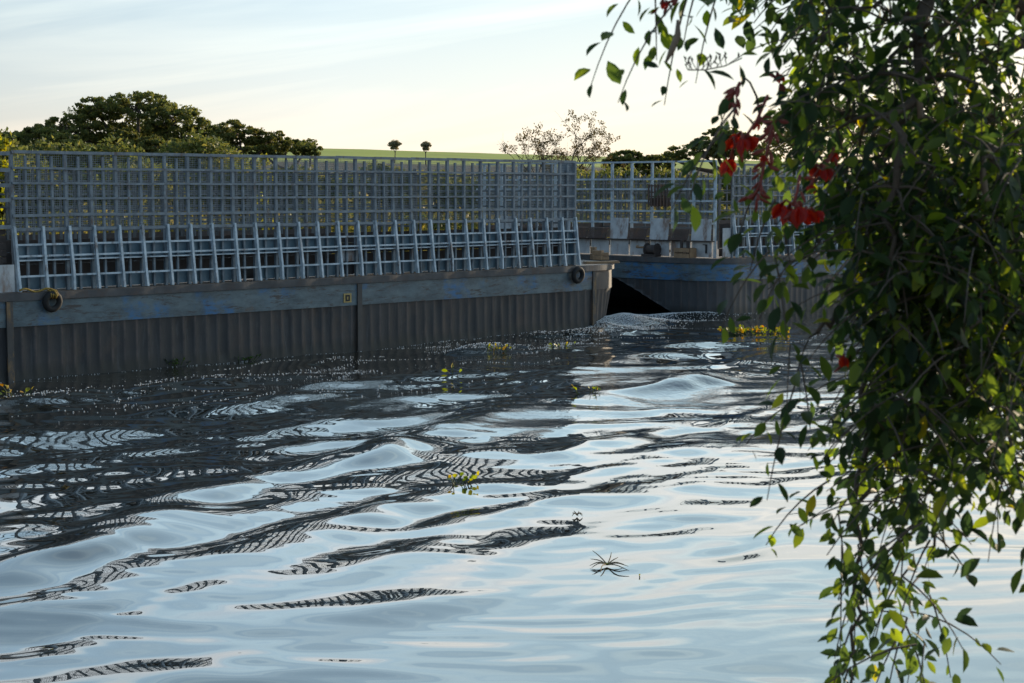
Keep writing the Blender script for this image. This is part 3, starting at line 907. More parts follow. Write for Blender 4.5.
# near bank under the camera and the coral tree
mb = MB(); nx, ny = 40, 14
for j in range(ny):
    for i in range(nx):
        x = -30 + 60 * i / (nx - 1); y = -12 + 20.0 * j / (ny - 1)
        z = 1.9 if y < 3 else 1.9 - (y - 3) * .62
        mb.v.append((x, y, z + .1 * math.sin(x * 1.3 + y)))
for j in range(ny - 1):
    for i in range(nx - 1): a = j * nx + i; mb.f.append((a, a + 1, a + nx + 1, a + nx))
tag(mb.build('river_bank', M['soil'], None, True), kind='structure')


def lz(x, y): return float(land_z(np.array([x]), np.array([y]))[0])


# grass on the far bank
n = 60000
s_ = rng.uniform(-14, 62, n); q_ = BW + 4.8 + rng.gamma(1.6, 4.0, n)
gx = P0.x + D.x * s_ + INW.x * q_; gy = P0.y + D.y * s_ + INW.y * q_; gz = land_z(gx, gy)
hgt = rng.uniform(.5, 1.75, n) * (.7 + .5 * wob(gx, gy, 77, 5.)); wdt = rng.uniform(.02, .05, n); az = rng.uniform(0, np.pi, n); ln = rng.normal(0, .25, (n, 2))
b0 = np.stack([gx - np.cos(az) * wdt, gy - np.sin(az) * wdt, gz - .05], -1); b1 = np.stack([gx + np.cos(az) * wdt, gy + np.sin(az) * wdt, gz - .05], -1)
t0 = np.stack([gx + ln[:, 0] * hgt, gy + ln[:, 1] * hgt, gz + hgt], -1)
vv = np.stack([b0, b1, t0], 1).reshape(-1, 3); qq = np.arange(n * 3).reshape(-1, 3)
tag(np_mesh('tall_grass', vv, qq, M['grass']), 'sunlit yellow-green tall grass on the far bank behind the barges', 'grass', kind='stuff')


# ------------------------------------------------------------------ background trees
def leaf_cloud(centres, radii, per, size, flat=.6, seed=0):
    """leaf-sized quads scattered through clumps"""
    r = np.random.default_rng(seed); V = []
    for (c, rad) in zip(centres, radii):
        k = int(per * max(.3, rad ** 1.5))
        d = r.normal(0, 1, (k, 3)); d /= np.linalg.norm(d, axis=1)[:, None]
        p = d * (r.uniform(.25, 1, (k, 1)) ** .5) * rad * np.array([1, 1, flat]) + np.asarray(c)
        a = r.normal(0, 1, (k, 3)); a /= np.linalg.norm(a, axis=1)[:, None]
        b = np.cross(a, r.normal(0, 1, (k, 3))); b /= np.linalg.norm(b, axis=1)[:, None]
        s = size * r.uniform(.6, 1.3, (k, 1))
        V.append(np.stack([p - a * s, p + b * s * .5, p + a * s, p - b * s * .5], 1))
    V = np.concatenate(V).reshape(-1, 3)
    return V, np.arange(len(V)).reshape(-1, 4)


def tree(name, label, base, lobes, per, leaf, mat, bark, seed, nclump=40, flat=.6, trunk_r=.3, group=None, clump=(.06, .13), cat='tree'):
    """lobes: (dx, dy, z, rx, ry, rz) relative to base; clumps on the lobe shells, limbs to each lobe"""
    r = random.Random(seed); root = empty(name, base); tag(root, label, cat, group)
    C_ = []; Rr = []
    tk = MB()
    zt = min(l[2] - l[5] * .5 for l in lobes); zt = max(zt, .25 * max(l[2] for l in lobes))
    fork = Vector((r.uniform(-.2, .2), r.uniform(-.2, .2), zt * .75))
    tk.tube([(0, 0, -.3), (fork.x * .4, fork.y * .5, fork.z * .5), fork], [trunk_r * 1.25, trunk_r, trunk_r * .85], 9)
    for (dx, dy, z, rx, ry, rz) in lobes:
        c = Vector((dx, dy, z)); mid = fork.lerp(c, .5) + Vector((0, 0, -.12 * c.length * .3))
        tk.tube([fork, mid, c], [trunk_r * .6, trunk_r * .4, trunk_r * .15], 6)
        size = (rx * ry * rz) ** (1 / 3)
        for k in range(max(6, int(nclump * size / 1.25))):
            th = r.uniform(0, 2 * math.pi); u = r.uniform(-.75, 1); q = math.sqrt(1 - u * u); f = r.uniform(.45, 1.0)
            p = c + Vector((rx * q * math.cos(th) * f, ry * q * math.sin(th) * f, rz * u * f))
            C_.append(p); Rr.append(r.uniform(clump[0], clump[1]) * (rx + rz))
            if k % 3 == 0: tk.tube([c.lerp(p, .1), c.lerp(p, .6) + Vector((0, 0, -.05 * rx)), p], [trunk_r * .13, trunk_r * .09, trunk_r * .03], 4)
    tk.build('trunk', bark, root, True)
    v, f = leaf_cloud(C_, Rr, per, leaf, flat, seed)
    C2 = []; R2 = []
    for (dx, dy, z, rx, ry, rz) in lobes:
        for k in range(10):
            th = r.uniform(0, 6.28); q = r.uniform(.2, .95); C2.append((dx + rx * q * math.cos(th), dy + ry * q * math.sin(th), z + rz * r.uniform(-.5, .85) * math.sqrt(1 - q * q * .8))); R2.append(rx * r.uniform(.14, .30))
    v2, f2 = leaf_cloud(C2, R2, per * .5, leaf * .9, flat * .8, seed + 1)
    np_mesh('crown', np.concatenate([v, v2]), np.concatenate([f, f2 + len(v)]), mat, root)
    return root


def base_at(px, dist):
    p = P(px, 190, dist); return Vector((p.x, p.y, lz(p.x, p.y)))


def lobes_px(base, dist, specs):
    """crown lobes given where the photo shows them (pixel centre, pixel radii), as metres about the base"""
    out = []
    for (px, py, rx, rz, dep) in specs:
        p = P(px, py, dist); k = dist / F
        out.append((p.x - base.x, dep, p.z - base.z, rx * k, rx * k * .8, rz * k))
    return out


b = base_at(140, 115)
tree('broad_tree', 'tallest broad dark tree with a domed crown behind the railing at left', b,
     lobes_px(b, 115, [(95, 112, 30, 16, 1), (140, 108, 42, 15, 0), (180, 122, 36, 17, -1), (75, 132, 34, 17, 0), (125, 138, 55, 20, 2), (190, 142, 45, 16, 0), (215, 135, 26, 15, 1)]),
     230, .12, M['far_leaf'], M['bark'], 1, 46, .55, .45)
b = base_at(40, 108)
tree('broad_tree', 'low dark tree at far left, left of the domed tree', b,
     lobes_px(b, 108, [(42, 140, 30, 14, 0), (10, 143, 28, 13, 1), (65, 145, 30, 14, -1), (-40, 140, 45, 18, 0)]), 230, .12, M['far_leaf'], M['bark'], 2, 44, .55, .35)
b = base_at(245, 112)
tree('broad_tree', 'middle-height tree with a loose crown just right of the domed tree', b,
     lobes_px(b, 112, [(240, 134, 26, 14, 0), (265, 142, 28, 12, 1), (228, 148, 30, 12, -1)]), 230, .12, M['olive_leaf'], M['bark'], 3, 40, .5, .3)
b = base_at(290, 116)
tree('broad_tree', 'lowest dark tree at the right end of the left tree group', b,
     lobes_px(b, 116, [(285, 147, 24, 10, 0), (305, 150, 18, 8, 1), (262, 152, 26, 9, 0)]), 230, .115, M['far_leaf'], M['bark'], 4, 40, .5, .25)
b = base_at(150, 96)
tree('leafy_shrub', 'sunlit olive-green shrub in front of the domed tree', b,
     lobes_px(b, 96, [(125, 140, 22, 9, 0), (160, 146, 34, 9, 0), (200, 149, 26, 8, 1), (145, 160, 44, 14, 0), (185, 165, 40, 12, 0)]), 230, .11, M['olive_leaf'], M['bark'], 5, 44, .5, .2)
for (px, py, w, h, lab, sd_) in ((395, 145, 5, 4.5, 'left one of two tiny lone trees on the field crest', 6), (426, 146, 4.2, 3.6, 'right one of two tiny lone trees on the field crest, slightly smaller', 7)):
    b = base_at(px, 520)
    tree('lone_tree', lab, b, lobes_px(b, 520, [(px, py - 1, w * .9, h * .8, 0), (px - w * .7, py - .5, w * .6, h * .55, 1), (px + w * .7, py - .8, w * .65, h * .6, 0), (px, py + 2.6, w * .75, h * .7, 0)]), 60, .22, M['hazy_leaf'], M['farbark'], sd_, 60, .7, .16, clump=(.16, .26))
b = base_at(311, 300)
tree('lone_tree', 'small flat-topped tree peeping out at the end of the left tree group', b, lobes_px(b, 300, [(311, 143, 9, 4.5, 0), (306, 147, 6, 3, 0)]), 40, .2, M['far_leaf'], M['farbark'], 8, 36, .6, .2)

# sparse, half-bare tree behind the barges
def sparse_tree():
    dist = 92; base = base_at(555, dist); root = empty('sparse_tree', base); tag(root, 'sparse half-bare tree with twiggy spreading branches behind the near barge', 'tree')
    r = random.Random(12); tk = MB(); tips = []
    def grow(p, dv, ln, rad, depth):
        pts = [p]; q = p.copy(); d_ = dv.copy()
        for k in range(4):
            d_ = (d_ + Vector((r.gauss(0, .13), r.gauss(0, .13), r.gauss(.03, .08)))).normalized(); q = q + d_ * ln / 4; pts.append(q.copy())
        tk.tube(pts, [rad * (1 - .5 * k / 4) for k in range(5)], 5 if depth < 2 else 3)
        if depth >= 2: tips.extend(pts[2:])
        if depth < 5:
            for k in range(3 if depth < 3 else 2):
                i = r.choice((2, 3, 4)) if k else 4
                nd = (d_ + Vector((r.gauss(0, .55), r.gauss(0, .5), r.gauss(.10, .3)))).normalized()
                grow(pts[i], nd, ln * r.uniform(.55, .8), rad * .5, depth + 1)
    k = dist / F
    for (px, py) in ((534, 140), (547, 134), (563, 131), (583, 132), (600, 138), (612, 134)):
        t = P(px, py, dist) - base; st_ = Vector(((px - 565) * k * .12, r.uniform(-.3, .3), .2))
        dv = (t - st_).normalized(); grow(st_, dv, (t - st_).length * .47, .10, 1)
    tk.build('trunk', M['farbark'], root)
    c_ = [t for t in tips if r.random() < .24]
    v, f = leaf_cloud(c_, [r.uniform(.12, .34) for _ in c_], 60, .06, .8, 5)
    np_mesh('crown', v, f, M['sparse_leaf'], root)


sparse_tree()
for (px, py, rx, rz, dist, lab, sd_, m_) in (
        (622, 158, 20, 8, 98, 'low dark rounded bush beside the sparse tree', 21, 'far_leaf'),
        (655, 161, 18, 5, 105, 'small low bush in the gap between sparse tree and layered tree', 22, 'olive_leaf')):
    b = base_at(px, dist); tree('leafy_shrub', lab, b, lobes_px(b, dist, [(px, py, rx, rz, 0), (px - rx * .4, py + 5, rx * .7, rz, 1), (px + rx * .4, py + 5, rx * .7, rz, 0), (px, py + 14, rx, rz, 0)]), 150, .13, M[m_], M['bark'], sd_, 40, .6, .15, cat='shrub')
b = base_at(725, 130)
tree('layered_tree', 'dark flat-layered tree beside the red flowers, left of the other right-hand trees', b,
     lobes_px(b, 130, [(722, 132, 20, 5, 0), (712, 143, 24, 6, 0), (738, 138, 26, 7, 0), (700, 152, 34, 8, 0), (735, 152, 34, 10, 1), (668, 158, 22, 5, 0)]), 230, .12, M['far_leaf'], M['bark'], 23, 44, .4, .35)
for (px, specs, dist, lab, sd_) in (
        (800, [(790, 125, 34, 18, 0), (820, 118, 36, 20, 0), (800, 145, 50, 18, 0)], 125, 'dark broad tree behind the coral tree, nearest the layered tree', 24),
        (880, [(870, 118, 40, 20, 0), (905, 110, 44, 22, 0), (890, 140, 60, 22, 0)], 118, 'dark broad tree behind the middle of the coral tree', 25),
        (985, [(965, 118, 44, 20, 0), (1010, 112, 46, 22, 0), (990, 142, 60, 22, 0)], 122, 'dark broad tree behind the right edge of the coral tree', 26)):
    b = base_at(px, dist); tree('broad_tree', lab, b, lobes_px(b, dist, specs), 55, .17, M['olive_leaf'], M['bark'], sd_, 40, .5, .4)

# shrubs along the far bank, seen through the grids
r = random.Random(31)
for k in range(104):
    back = k % 2
    s0 = -16 + (k // 2) * 1.45 + r.uniform(-.4, .4); q0 = BW + (13 if back else 7) + r.uniform(0, 3.5)
    p = bw(s0, q0); p.z = lz(p.x, p.y)
    h = (r.uniform(3.0, 3.7) if s0 < 5 else r.uniform(2.6, 3.1)) if back else r.uniform(1.0, 2.1)
    lb_ = [(0, 0, h * .62, 1.4, 1.1, h * .40), (r.uniform(-.9, .9), .3, h * .36, 1.2, .9, h * .34)]
    if back: lb_.append((r.uniform(-.8, .8), .2, h * .8, 1.2, .9, h * .24))
    tree('bank_shrub', 'leafy green bank shrub seen through the barge railings', p, lb_, 130 if back else 70, .11,
         M['far_leaf'] if back and k % 5 else (M['olive_leaf'] if k % 6 == 0 or back else M['bank_leaf']), M['bark'], 100 + k, 34, .8, .06, 'shrubs along the far bank', (.13, .24), 'shrub')
for k in range(26):
    s0 = -22 + k * 2.3 + r.uniform(-.5, .5); q0 = BW + 27 + r.uniform(0, 7); p = bw(s0, q0); p.z = lz(p.x, p.y)
    h = r.uniform(4.0, 4.6) if p.x / p.y < -.11 else r.uniform(1.9, 2.5)
    tree('bank_shrub', 'leafy green bank shrub seen through the barge railings', p, [(0, 0, h * .62, 1.9, 1.4, h * .38), (.7, .3, h * .34, 1.8, 1.2, h * .3), (-.8, .2, h * .75, 1.4, 1.1, h * .24)], 110, .13,
         M['far_leaf'] if k % 4 else M['olive_leaf'], M['bark'], 300 + k, 34, .8, .08, 'shrubs along the far bank', (.13, .24), 'shrub')
for (px, py, s0, lab, sd_) in ((7, 138, -.5, 'yellow-green sapling poking above the railing at the far left corner', 61), (266, 154, 8.2, 'thin yellow-green sapling poking above the railing below the left tree group', 62)):
    q0 = BW + 4.5
    for _ in range(60):
        w_ = bw(s0, q0); pxx = 512 + F * w_.x / w_.y
        s0 += (px - pxx) / 26
    w_ = bw(s0, q0); w_.z = lz(w_.x, w_.y)
    top = P(px, py, w_.y).z - w_.z
    tree('sapling', lab, w_, [(0, 0, top * .95, .12, .12, .25), (.06, 0, top * .82, .2, .2, .3), (-.08, .1, top * .66, .3, .3, .4), (0, 0, top * .48, .4, .4, .4)], 36, .09, M['yellow_leaf'], M['bark'], sd_, 30, .9, .035, clump=(.2, .4))

# ------------------------------------------------------------------ floating plants
def leaf_poly(mb, base, dirv, up, ln, wd, cup=.15, rows=4):
    """one pointed leaf, folded along its midrib; 2 x rows faces"""
    dirv = dirv.normalized(); side = dirv.cross(up)
    side = side.normalized() if side.length > 1e-6 else dirv.orthogonal().normalized(); nrm = side.cross(dirv).normalized()
    i0 = len(mb.v); prof = [0, .72, 1.0, .80, .0] if rows == 4 else [0, .9, .75, 0]
    for k, w in enumerate(prof):
        t = k / (len(prof) - 1); c = base + dirv * (ln * t) - nrm * (ln * .16 * t * t)
        mb.v += [tuple(c + side * (wd * w * .5) + nrm * (cup * wd * w)), tuple(c), tuple(c - side * (wd * w * .5) + nrm * (cup * wd * w))]
    for k in range(len(prof) - 1):
        a = i0 + k * 3
        if k == 0: mb.f += [(a + 1, a + 4, a + 3), (a + 1, a + 5, a + 4)]
        elif k == len(prof) - 2: mb.f += [(a, a + 1, a + 4), (a + 1, a + 2, a + 4)]
        else: mb.f += [(a, a + 1, a + 4, a + 3), (a + 1, a + 2, a + 5, a + 4)]


def floating_plant(px, py, rad, n, ln, label, mat, seed, stems=True, name='floating_plant', flat=1.0, upness=(.5, 1.2), el=.5):
    g = ground(px, py); z = water_z(g.x, g.y); root = empty(name, (g.x, g.y, z)); tag(root, label, 'water plant')
    r = random.Random(seed); lv = MB(); sm = MB()
    for k in range(n):
        a = r.uniform(0, 6.28); q = rad * math.sqrt(r.random()); p = Vector((q * math.cos(a), q * math.sin(a) * flat, -.03))
        dv = Vector((math.cos(a) * .5, math.sin(a) * .5, r.uniform(*upness))).normalized(); hgt = ln * r.uniform(.5, 1.1)
        e = p + dv * hgt
        sm.tube([Vector((0, 0, -.07)), p, p.lerp(e, .5) + Vector((r.gauss(0, .01), r.gauss(0, .01), 0)), e], .006, 4)
        leaf_poly(lv, e, (dv + Vector((r.gauss(0, .6), r.gauss(0, .6), r.gauss(0, .4)))), Vector((r.gauss(0, 1), r.gauss(0, 1), r.uniform(0, 1))), ln * el * r.uniform(.7, 1.3), ln * el * .75, .12)
    lv.build('leaves', mat, root, True); sm.build('stems', M['root'] if not stems else M['weed'], root)
    return root


floating_plant(587, 394, .16, 9, .16, 'bright green sprouting water plant on the wave crest, below the gap between barges', M['water_leaf'], 1)
floating_plant(453, 376, .05, 4, .20, 'single tiny green sprout standing in dark water mid-river', M['water_leaf'], 2)
floating_plant(458, 486, .17, 14, .13, 'upright yellow-green water plant clump at the edge of the bright reflection', M['water_leaf'], 3)
floating_plant(756, 334, .85, 150, .16, 'wide yellow-orange water plant raft below the farther barge', M['orange_leaf'], 4, flat=.5, el=.55)
floating_plant(172, 366, .28, 60, .17, 'larger dark green weed tuft growing at the hull, left of the other tuft', M['weed'], 5, name='hull_weed')
floating_plant(243, 360, .24, 50, .14, 'smaller dark green weed tuft at the hull, right of the larger tuft', M['weed'], 6, name='hull_weed')
floating_plant(552, 330, .7, 90, .11, 'low green weed strip at the waterline near the round bow', M['weed'], 7, flat=.5, name='hull_weed')
floating_plant(497, 353, .22, 22, .12, 'yellowing plant scraps on the foamy crest near the hull', M['orange_leaf'], 8)
floating_plant(561, 346, .25, 16, .10, 'small yellow-green plant scraps on the wash in front of the bow', M['water_leaf'], 9)
floating_plant(18, 398, .25, 12, .18, 'yellowish twig with leaves adrift at the far left below the hull', M['orange_leaf'], 10)


def root_star(px, py, rad, n, label, mat_c, seed, name='drifting_root'):
    g = ground(px, py); z = water_z(g.x, g.y); root = empty(name, (g.x, g.y, z)); tag(root, label, 'water plant')
    r = random.Random(seed); mb = MB()
    for k in range(n):
        a = 2 * math.pi * k / n + r.uniform(-.2, .2); l = rad * r.uniform(.75, 1.15); up_ = max(0, math.sin(a))
        pts = []
        for j in range(6):
            t = j / 5; q = l * t * (1 + .6 * max(0, -math.sin(a)))
            pts.append((q * math.cos(a + .2 * t), q * math.sin(a + .2 * t), .015 + .025 * math.sin(math.pi * min(1, t * 1.05)) * (1 - up_) + .55 * l * t * up_))
        mb.tube(pts, [.007, .006, .0055, .005, .004, .002], 5)
    mb.build('roots', M['root'], root)
    lv = MB()
    for k in range(9):
        a = r.uniform(0, 6.28); leaf_poly(lv, Vector((0, 0, .01)), Vector((math.cos(a), math.sin(a), .9)), Vector((0, 0, 1)), rad * .22, rad * .13)
    lv.build('leaves', mat_c, root, True)


root_star(607, 569, .19, 10, 'spidery star of thin dry roots around a small green heart in the foreground', M['water_leaf'], 4)
root_star(577, 517, .06, 7, 'tiny dark brown drifting scrap above the spidery root star', M['bud'], 5)
floating_plant(640, 580, .02, 2, .05, 'single tiny pale yellow leaf adrift right of the spidery root star', M['yellow_leaf'], 13, name='floating_leaf')

# ------------------------------------------------------------------ coral tree, close to the camera on the right
def left_bound(y):
    return float(np.interp(y, [-60, 0, 40, 70, 100, 150, 200, 240, 280, 320, 380, 430, 470, 520, 587, 700], [690, 722, 735, 736, 736, 752, 778, 808, 828, 832, 818, 812, 824, 837, 852, 862]))


def coral_tree():
    r = random.Random(5)
    base = Vector((2.75, 4.9, .75)); root = empty('coral_tree', base)
    tag(root, 'leafy coral tree with red flowers and drooping branches in the right foreground', 'tree')
    wood = MB(); nodes = []; links = []
    def lim(pts, rads):
        pts = [Vector(p) - base for p in pts]
        # subdivide
        q = []; rr_ = []
        for i in range(len(pts) - 1):
            for k in range(6):
                t = k / 6; q.append(pts[i].lerp(pts[i + 1], t)); rr_.append(rads[i] * (1 - t) + rads[i + 1] * t)
        q.append(pts[-1]); rr_.append(rads[-1])
        q = [p + Vector((r.gauss(0, .012), r.gauss(0, .012), r.gauss(0, .012))) for p in q]
        wood.tube(q, rr_, 8); nodes.extend(zip(q, rr_))
    top = Vector((2.55, 5.0, 3.2))
    lim([base - Vector((0, 0, .4)), (2.7, 4.95, 1.9), top], [.17, .14, .11])
    lim([top, P(1100, 60, 5.2), P(960, -20, 5.0), P(830, -70, 4.8), P(700, -40, 4.6)], [.09, .05, .035, .022, .008])
    lim([top, P(1080, 190, 5.3), P(930, 120, 5.2), P(830, 110, 5.0), P(760, 120, 4.7)], [.07, .035, .02, .013, .007])
    lim([top, P(1090, 20, 5.8), P(980, 60, 6.0), P(880, 60, 5.9)], [.07, .04, .02, .008])
    lim([(2.6, 4.97, 2.6), P(1100, 330, 5.3), P(970, 300, 5.0), P(860, 290, 4.7), P(815, 330, 4.6)], [.06, .035, .02, .013, .006])
    lim([(2.65, 4.96, 2.3), P(1110, 420, 5.6), P(980, 400, 5.5), P(890, 430, 5.3), P(850, 520, 5.1)], [.06, .035, .02, .012, .006])
    lim([top, P(1110, -60, 4.8), P(1020, -90, 4.6), P(930, -20, 4.5), P(900, 120, 4.4), P(890, 260, 4.4)], [.06, .04, .03, .02, .012, .006])
    lim([P(930, 120, 5.2), P(880, 280, 5.0), P(862, 420, 4.9), P(857, 600, 4.85), P(850, 700, 4.8)], [.012, .010, .008, .006, .004])
    lim([P(970, 300, 5.0), P(945, 420, 4.9), P(935, 540, 4.8)], [.012, .008, .004])
    # shoots
    shoots = []
    def want(px, py):
        if px < left_bound(py) + (78 if py < 190 else 58 if py < 430 else 46): return 0
        w = 1.0
        if py < 200: w = .7
        if px > 835 and py < 150: w = .30
        if py > 330 and px > 820: w = .66
        if py > 440: w = .30
        if py > 490 and px > 930: w = .0
        if py > 500 and 930 < px: w = .0
        if py > 610: w *= .7
        return w
    tries = 0
    while len(shoots) < 930 and tries < 20000:
        tries += 1; px = r.uniform(690, 1160); py = r.uniform(-130, 680)
        w_ = want(px, py)
        if px > 1030: w_ *= .10
        if r.random() > w_: continue
        shoots.append((P(px, py, r.uniform(4.3, 5.15) if px > 880 else r.choice((r.uniform(4.3, 5.2), r.uniform(4.6, 5.7)))) - base, None))
    extra = [(690, -12, 4.5, 1.2), (655, -10, 4.5, 1.3), (640, -15, 4.5, 1), (675, 2, 4.5, 1), (700, -18, 4.5, 1.2), (720, -14, 4.5, 1.2), (745, 78, 4.5, 1), (735, 105, 4.4, 1), (728, 128, 4.3, 1),
             (735, 108, 4.3, 1), (760, 180, 4.4, 1), (775, 200, 4.4, 1), (770, 250, 4.4, 1), (790, 262, 4.4, 1), (775, 258, 4.45, 1), (790, 345, 4.5, 1), (800, 360, 4.5, 1), (795, 385, 4.5, 1), (800, 400, 4.5, 1), (830, 480, 4.7, 1), (838, 510, 4.7, 1), (842, 545, 4.7, 1), (1030, 510, 4.6, 1), (1040, 580, 4.6, 1), (858, 545, 4.8, 1), (862, 570, 4.8, 1), (855, 600, 4.8, 1), (852, 625, 4.8, 1), (856, 650, 4.8, 1), (848, 670, 4.8, 1), (880, 520, 4.8, 1), (905, 530, 4.8, 1), (930, 540, 4.8, 1), (900, 560, 4.8, 1)]
    for (px, py, d_, _) in extra: shoots.append((P(px, py, d_) - base, 'left'))
    shoots.sort(key=lambda s: (s[0] - (top - base)).length)
    leaves = MB()
    for (p, kind) in shoots:
        arr = min(nodes, key=lambda nd: (nd[0] - p).length + .35 * max(0, p.z - nd[0].z))
        q, rad = arr; L_ = (p - q).length
        rad2 = min(rad * .6, .011)
        if L_ > .03:
            mid1 = q.lerp(p, .35) + Vector((r.gauss(0, .03) * L_, r.gauss(0, .03) * L_, .10 * L_)); mid2 = q.lerp(p, .7) + Vector((0, 0, .10 * L_))
            pts = [q, mid1, mid2, p]; rads = [rad2, rad2 * .8, rad2 * .7, rad2 * .6]
            wood.tube(pts, rads, 5)
            if L_ > .12: nodes.extend(zip(pts[1:], rads[1:]))
        # drooping leafy shoot
        ln = r.uniform(.16, .34)
        if kind: dv = Vector((r.uniform(-.45, .05), r.gauss(0, .3), r.uniform(-.7, -.1)))
        else: dv = Vector((r.gauss(-.25, .6), r.gauss(-.1, .6), r.uniform(-.5, .25)))
        dv.normalize(); pts = [p]; c = p.copy(); nseg = 5
        for k in range(nseg):
            dv = (dv + Vector((0, 0, -.17))).normalized(); c = c + dv * ln / nseg; pts.append(c.copy())
        wood.tube(pts, [.0035, .003, .0028, .0024, .002, .0015], 4)
        nl = r.randint(7, 11); a0 = r.uniform(0, 6.28)
        for k in range(nl):
            t = (k + .6) / nl * nseg; i = min(nseg - 1, int(t)); b0 = pts[i].lerp(pts[i + 1], t - i); ax = (pts[i + 1] - pts[i]).normalized()
            u = ax.orthogonal().normalized(); w = ax.cross(u); a = a0 + k * 2.4
            out = u * math.cos(a) + w * math.sin(a)
            ld = (out * .8 + ax * .35 + Vector((0, 0, -.38)) + Vector((r.gauss(0, .32), r.gauss(0, .32), r.gauss(0, .32)))).normalized()
            pe = b0 + (out * .6 + ax * .3).normalized() * .022
            sz = r.choice((r.uniform(.032, .055), r.uniform(.05, .078)))
            leaf_poly(leaves, pe, ld, Vector((r.gauss(0, .5), r.gauss(-.2, .5), 1)) if abs(ld.z) < .9 else Vector((r.gauss(0, 1), r.gauss(0, 1), .2)), sz, sz * r.uniform(.38, .54), r.uniform(.06, .3))
    wood.build('trunk', M['bark'], root, True)
    leaves.build('crown', M['coral_leaf'], root, True)

    # flowers: waxy red standards hanging from a raceme
    def petal(mb, p, dv, ln, wd):
        dv = dv.normalized(); u = dv.orthogonal().normalized(); w = dv.cross(u)
        if abs(u.x) < .3: u, w = w, u
        prof = [(0, .22), (.12, .55), (.35, .95), (.6, 1.0), (.82, .72), (.95, .35), (1.0, .05)]
        n = 9; i0 = len(mb.v)
        for (t, k) in prof:
            c = p + dv * ln * t + w * (.18 * ln * t * t)
            for j in range(n):
                a = 2 * math.pi * j / n; mb.v.append(tuple(c + u * math.cos(a) * wd * .5 * k + w * math.sin(a) * wd * .36 * k))
        for r_ in range(len(prof) - 1):
            for j in range(n): a = i0 + r_ * n + j; b_ = i0 + r_ * n + (j + 1) % n; mb.f.append((a, b_, b_ + n, a + n))
        mb.f.append(tuple(i0 + j for j in range(n))[::-1]); mb.f.append(tuple(i0 + (len(prof) - 1) * n + j for j in range(n)))
    def cluster(stem, fl, nbud, d_):
        # stem: pixel path of the raceme; fl: (px, py_top, lean, size px)
        st_ = [P(a, b_, d_) - base for a, b_ in stem]
        mb = MB(); mb.tube(st_, [.004] * len(st_), 6)
        head = mb.build('flower_cluster', M['bud'], root, True)
        for (a, b_, lean, s) in fl:
            q = P(a, b_, d_ + r.uniform(-.05, .05)) - base; m = MB(); k = d_ / F
            nearest = min(st_, key=lambda z: (z - q).length)
            dv_ = Vector((lean, r.uniform(-.3, .1), -1))
            petal(m, q, dv_, s * 1.0 * k, s * k * .45)
            for sg in (-1, 1):
                leaf_poly(m, q + Vector((sg * .002, 0, 0)), dv_ + Vector((sg * .28, r.uniform(-.5, .1), 0)), Vector((sg * .7, -1, .1)), s * 1.15 * k * r.uniform(.75, 1.15), s * k * r.uniform(.5, .7), r.uniform(.2, .5))
            leaf_poly(m, q + Vector((0, -.003, 0)), dv_ + Vector((r.uniform(-.35, .35), r.uniform(-.6, .1), r.uniform(0, .4))), Vector((r.uniform(-.6, .6), -1, .1)), s * 1.1 * k, s * k * .6, .35)
            m.build('flower', M['petal'], head, True)
            m = MB(); m.tube([nearest, q.lerp(nearest, .4) + Vector((0, 0, .01)), q + Vector((0, 0, -.004))], [.0022, .003, .0065], 6); m.build('calyx', M['bud'], head, True)
        for j in range(nbud):
            t = r.random(); i = min(len(st_) - 2, int(t * (len(st_) - 1))); q = st_[i].lerp(st_[i + 1], r.random())
            m = MB(); dv = Vector((r.gauss(0, .7), r.gauss(0, .4), -.7 + r.gauss(0, .3))); petal(m, q + dv.normalized() * .012, dv, r.uniform(.022, .04), r.uniform(.009, .014)); m.build('bud', M['bud'], head, True)
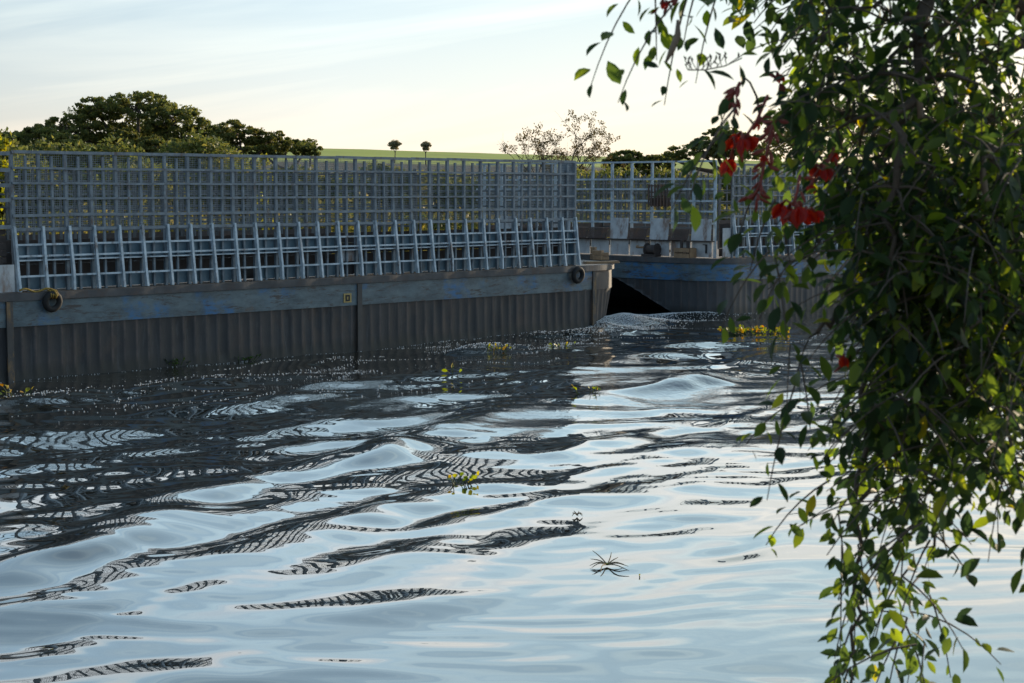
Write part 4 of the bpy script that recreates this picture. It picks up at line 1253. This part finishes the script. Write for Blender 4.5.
    cluster([(768, 95), (757, 120), (745, 138), (735, 146)], [(733, 137, -.25, 13), (742, 138, .15, 15), (749, 136, .5, 15), (731, 158, -.35, 17), (738, 134, -.5, 12)], 4, 4.3)
    cluster([(775, 118), (770, 140), (764, 165), (760, 185), (752, 200)], [(763, 155, .3, 9), (757, 122, -.2, 8)], 30, 4.35)
    cluster([(835, 150), (828, 162), (820, 168)], [(815, 167, -.1, 13), (825, 168, .2, 14), (811, 185, .1, 9), (833, 152, .2, 10)], 5, 4.45)
    cluster([(800, 175), (797, 192), (793, 205), (806, 212)], [(781, 203, -.3, 17), (789, 207, -.1, 17), (798, 206, .2, 18), (806, 209, .4, 16), (814, 211, .6, 13)], 9, 4.3)
    cluster([(740, 82), (733, 95), (728, 100)], [], 8, 4.35)
    cluster([(765, 72), (776, 78), (782, 80)], [(778, 74, .3, 10)], 3, 4.6)
    cluster([(690, -8), (670, 2), (660, 4)], [(664, 2, .1, 7)], 3, 4.5)
    cluster([(850, 355), (845, 362)], [(843, 356, .2, 10)], 3, 4.6)
    # dry pods
    for pts in ([(915, 78), (919, 95), (921, 118), (926, 116)], [(985, 150), (983, 175), (986, 198), (993, 205)], [(678, 20), (678, 35), (672, 50), (666, 62)]):
        m = MB(); pp = [P(a, b_, 4.4) - base for a, b_ in pts]; m.tube(pp, [.004, .009, .009, .003], 7); m.build('seed_pod', M['pod'], root, True)
    # leafless sprig of pods against the sky at left
    m = MB(); sp_ = [P(a, b_, 4.4) - base for a, b_ in ((742, 58), (725, 66), (705, 70), (688, 70))]; m.tube(sp_, .0018, 5)
    for t in np.linspace(.3, 1, 9):
        i = min(2, int(t * 3)); q = sp_[i].lerp(sp_[i + 1], t * 3 - i if t < 1 else 1)
        for k in range(2): e = q + Vector((r.gauss(0, .012), r.gauss(0, .01), r.uniform(.006, .028))); m.tube([q, e, e + Vector((r.gauss(0, .004), r.gauss(0, .004), .007)), e + Vector((r.gauss(0, .005), 0, .013))], [.0009, .0012, .0034, .0008], 5)
    m.build('pod_sprig', M['bark'], root)


coral_tree()
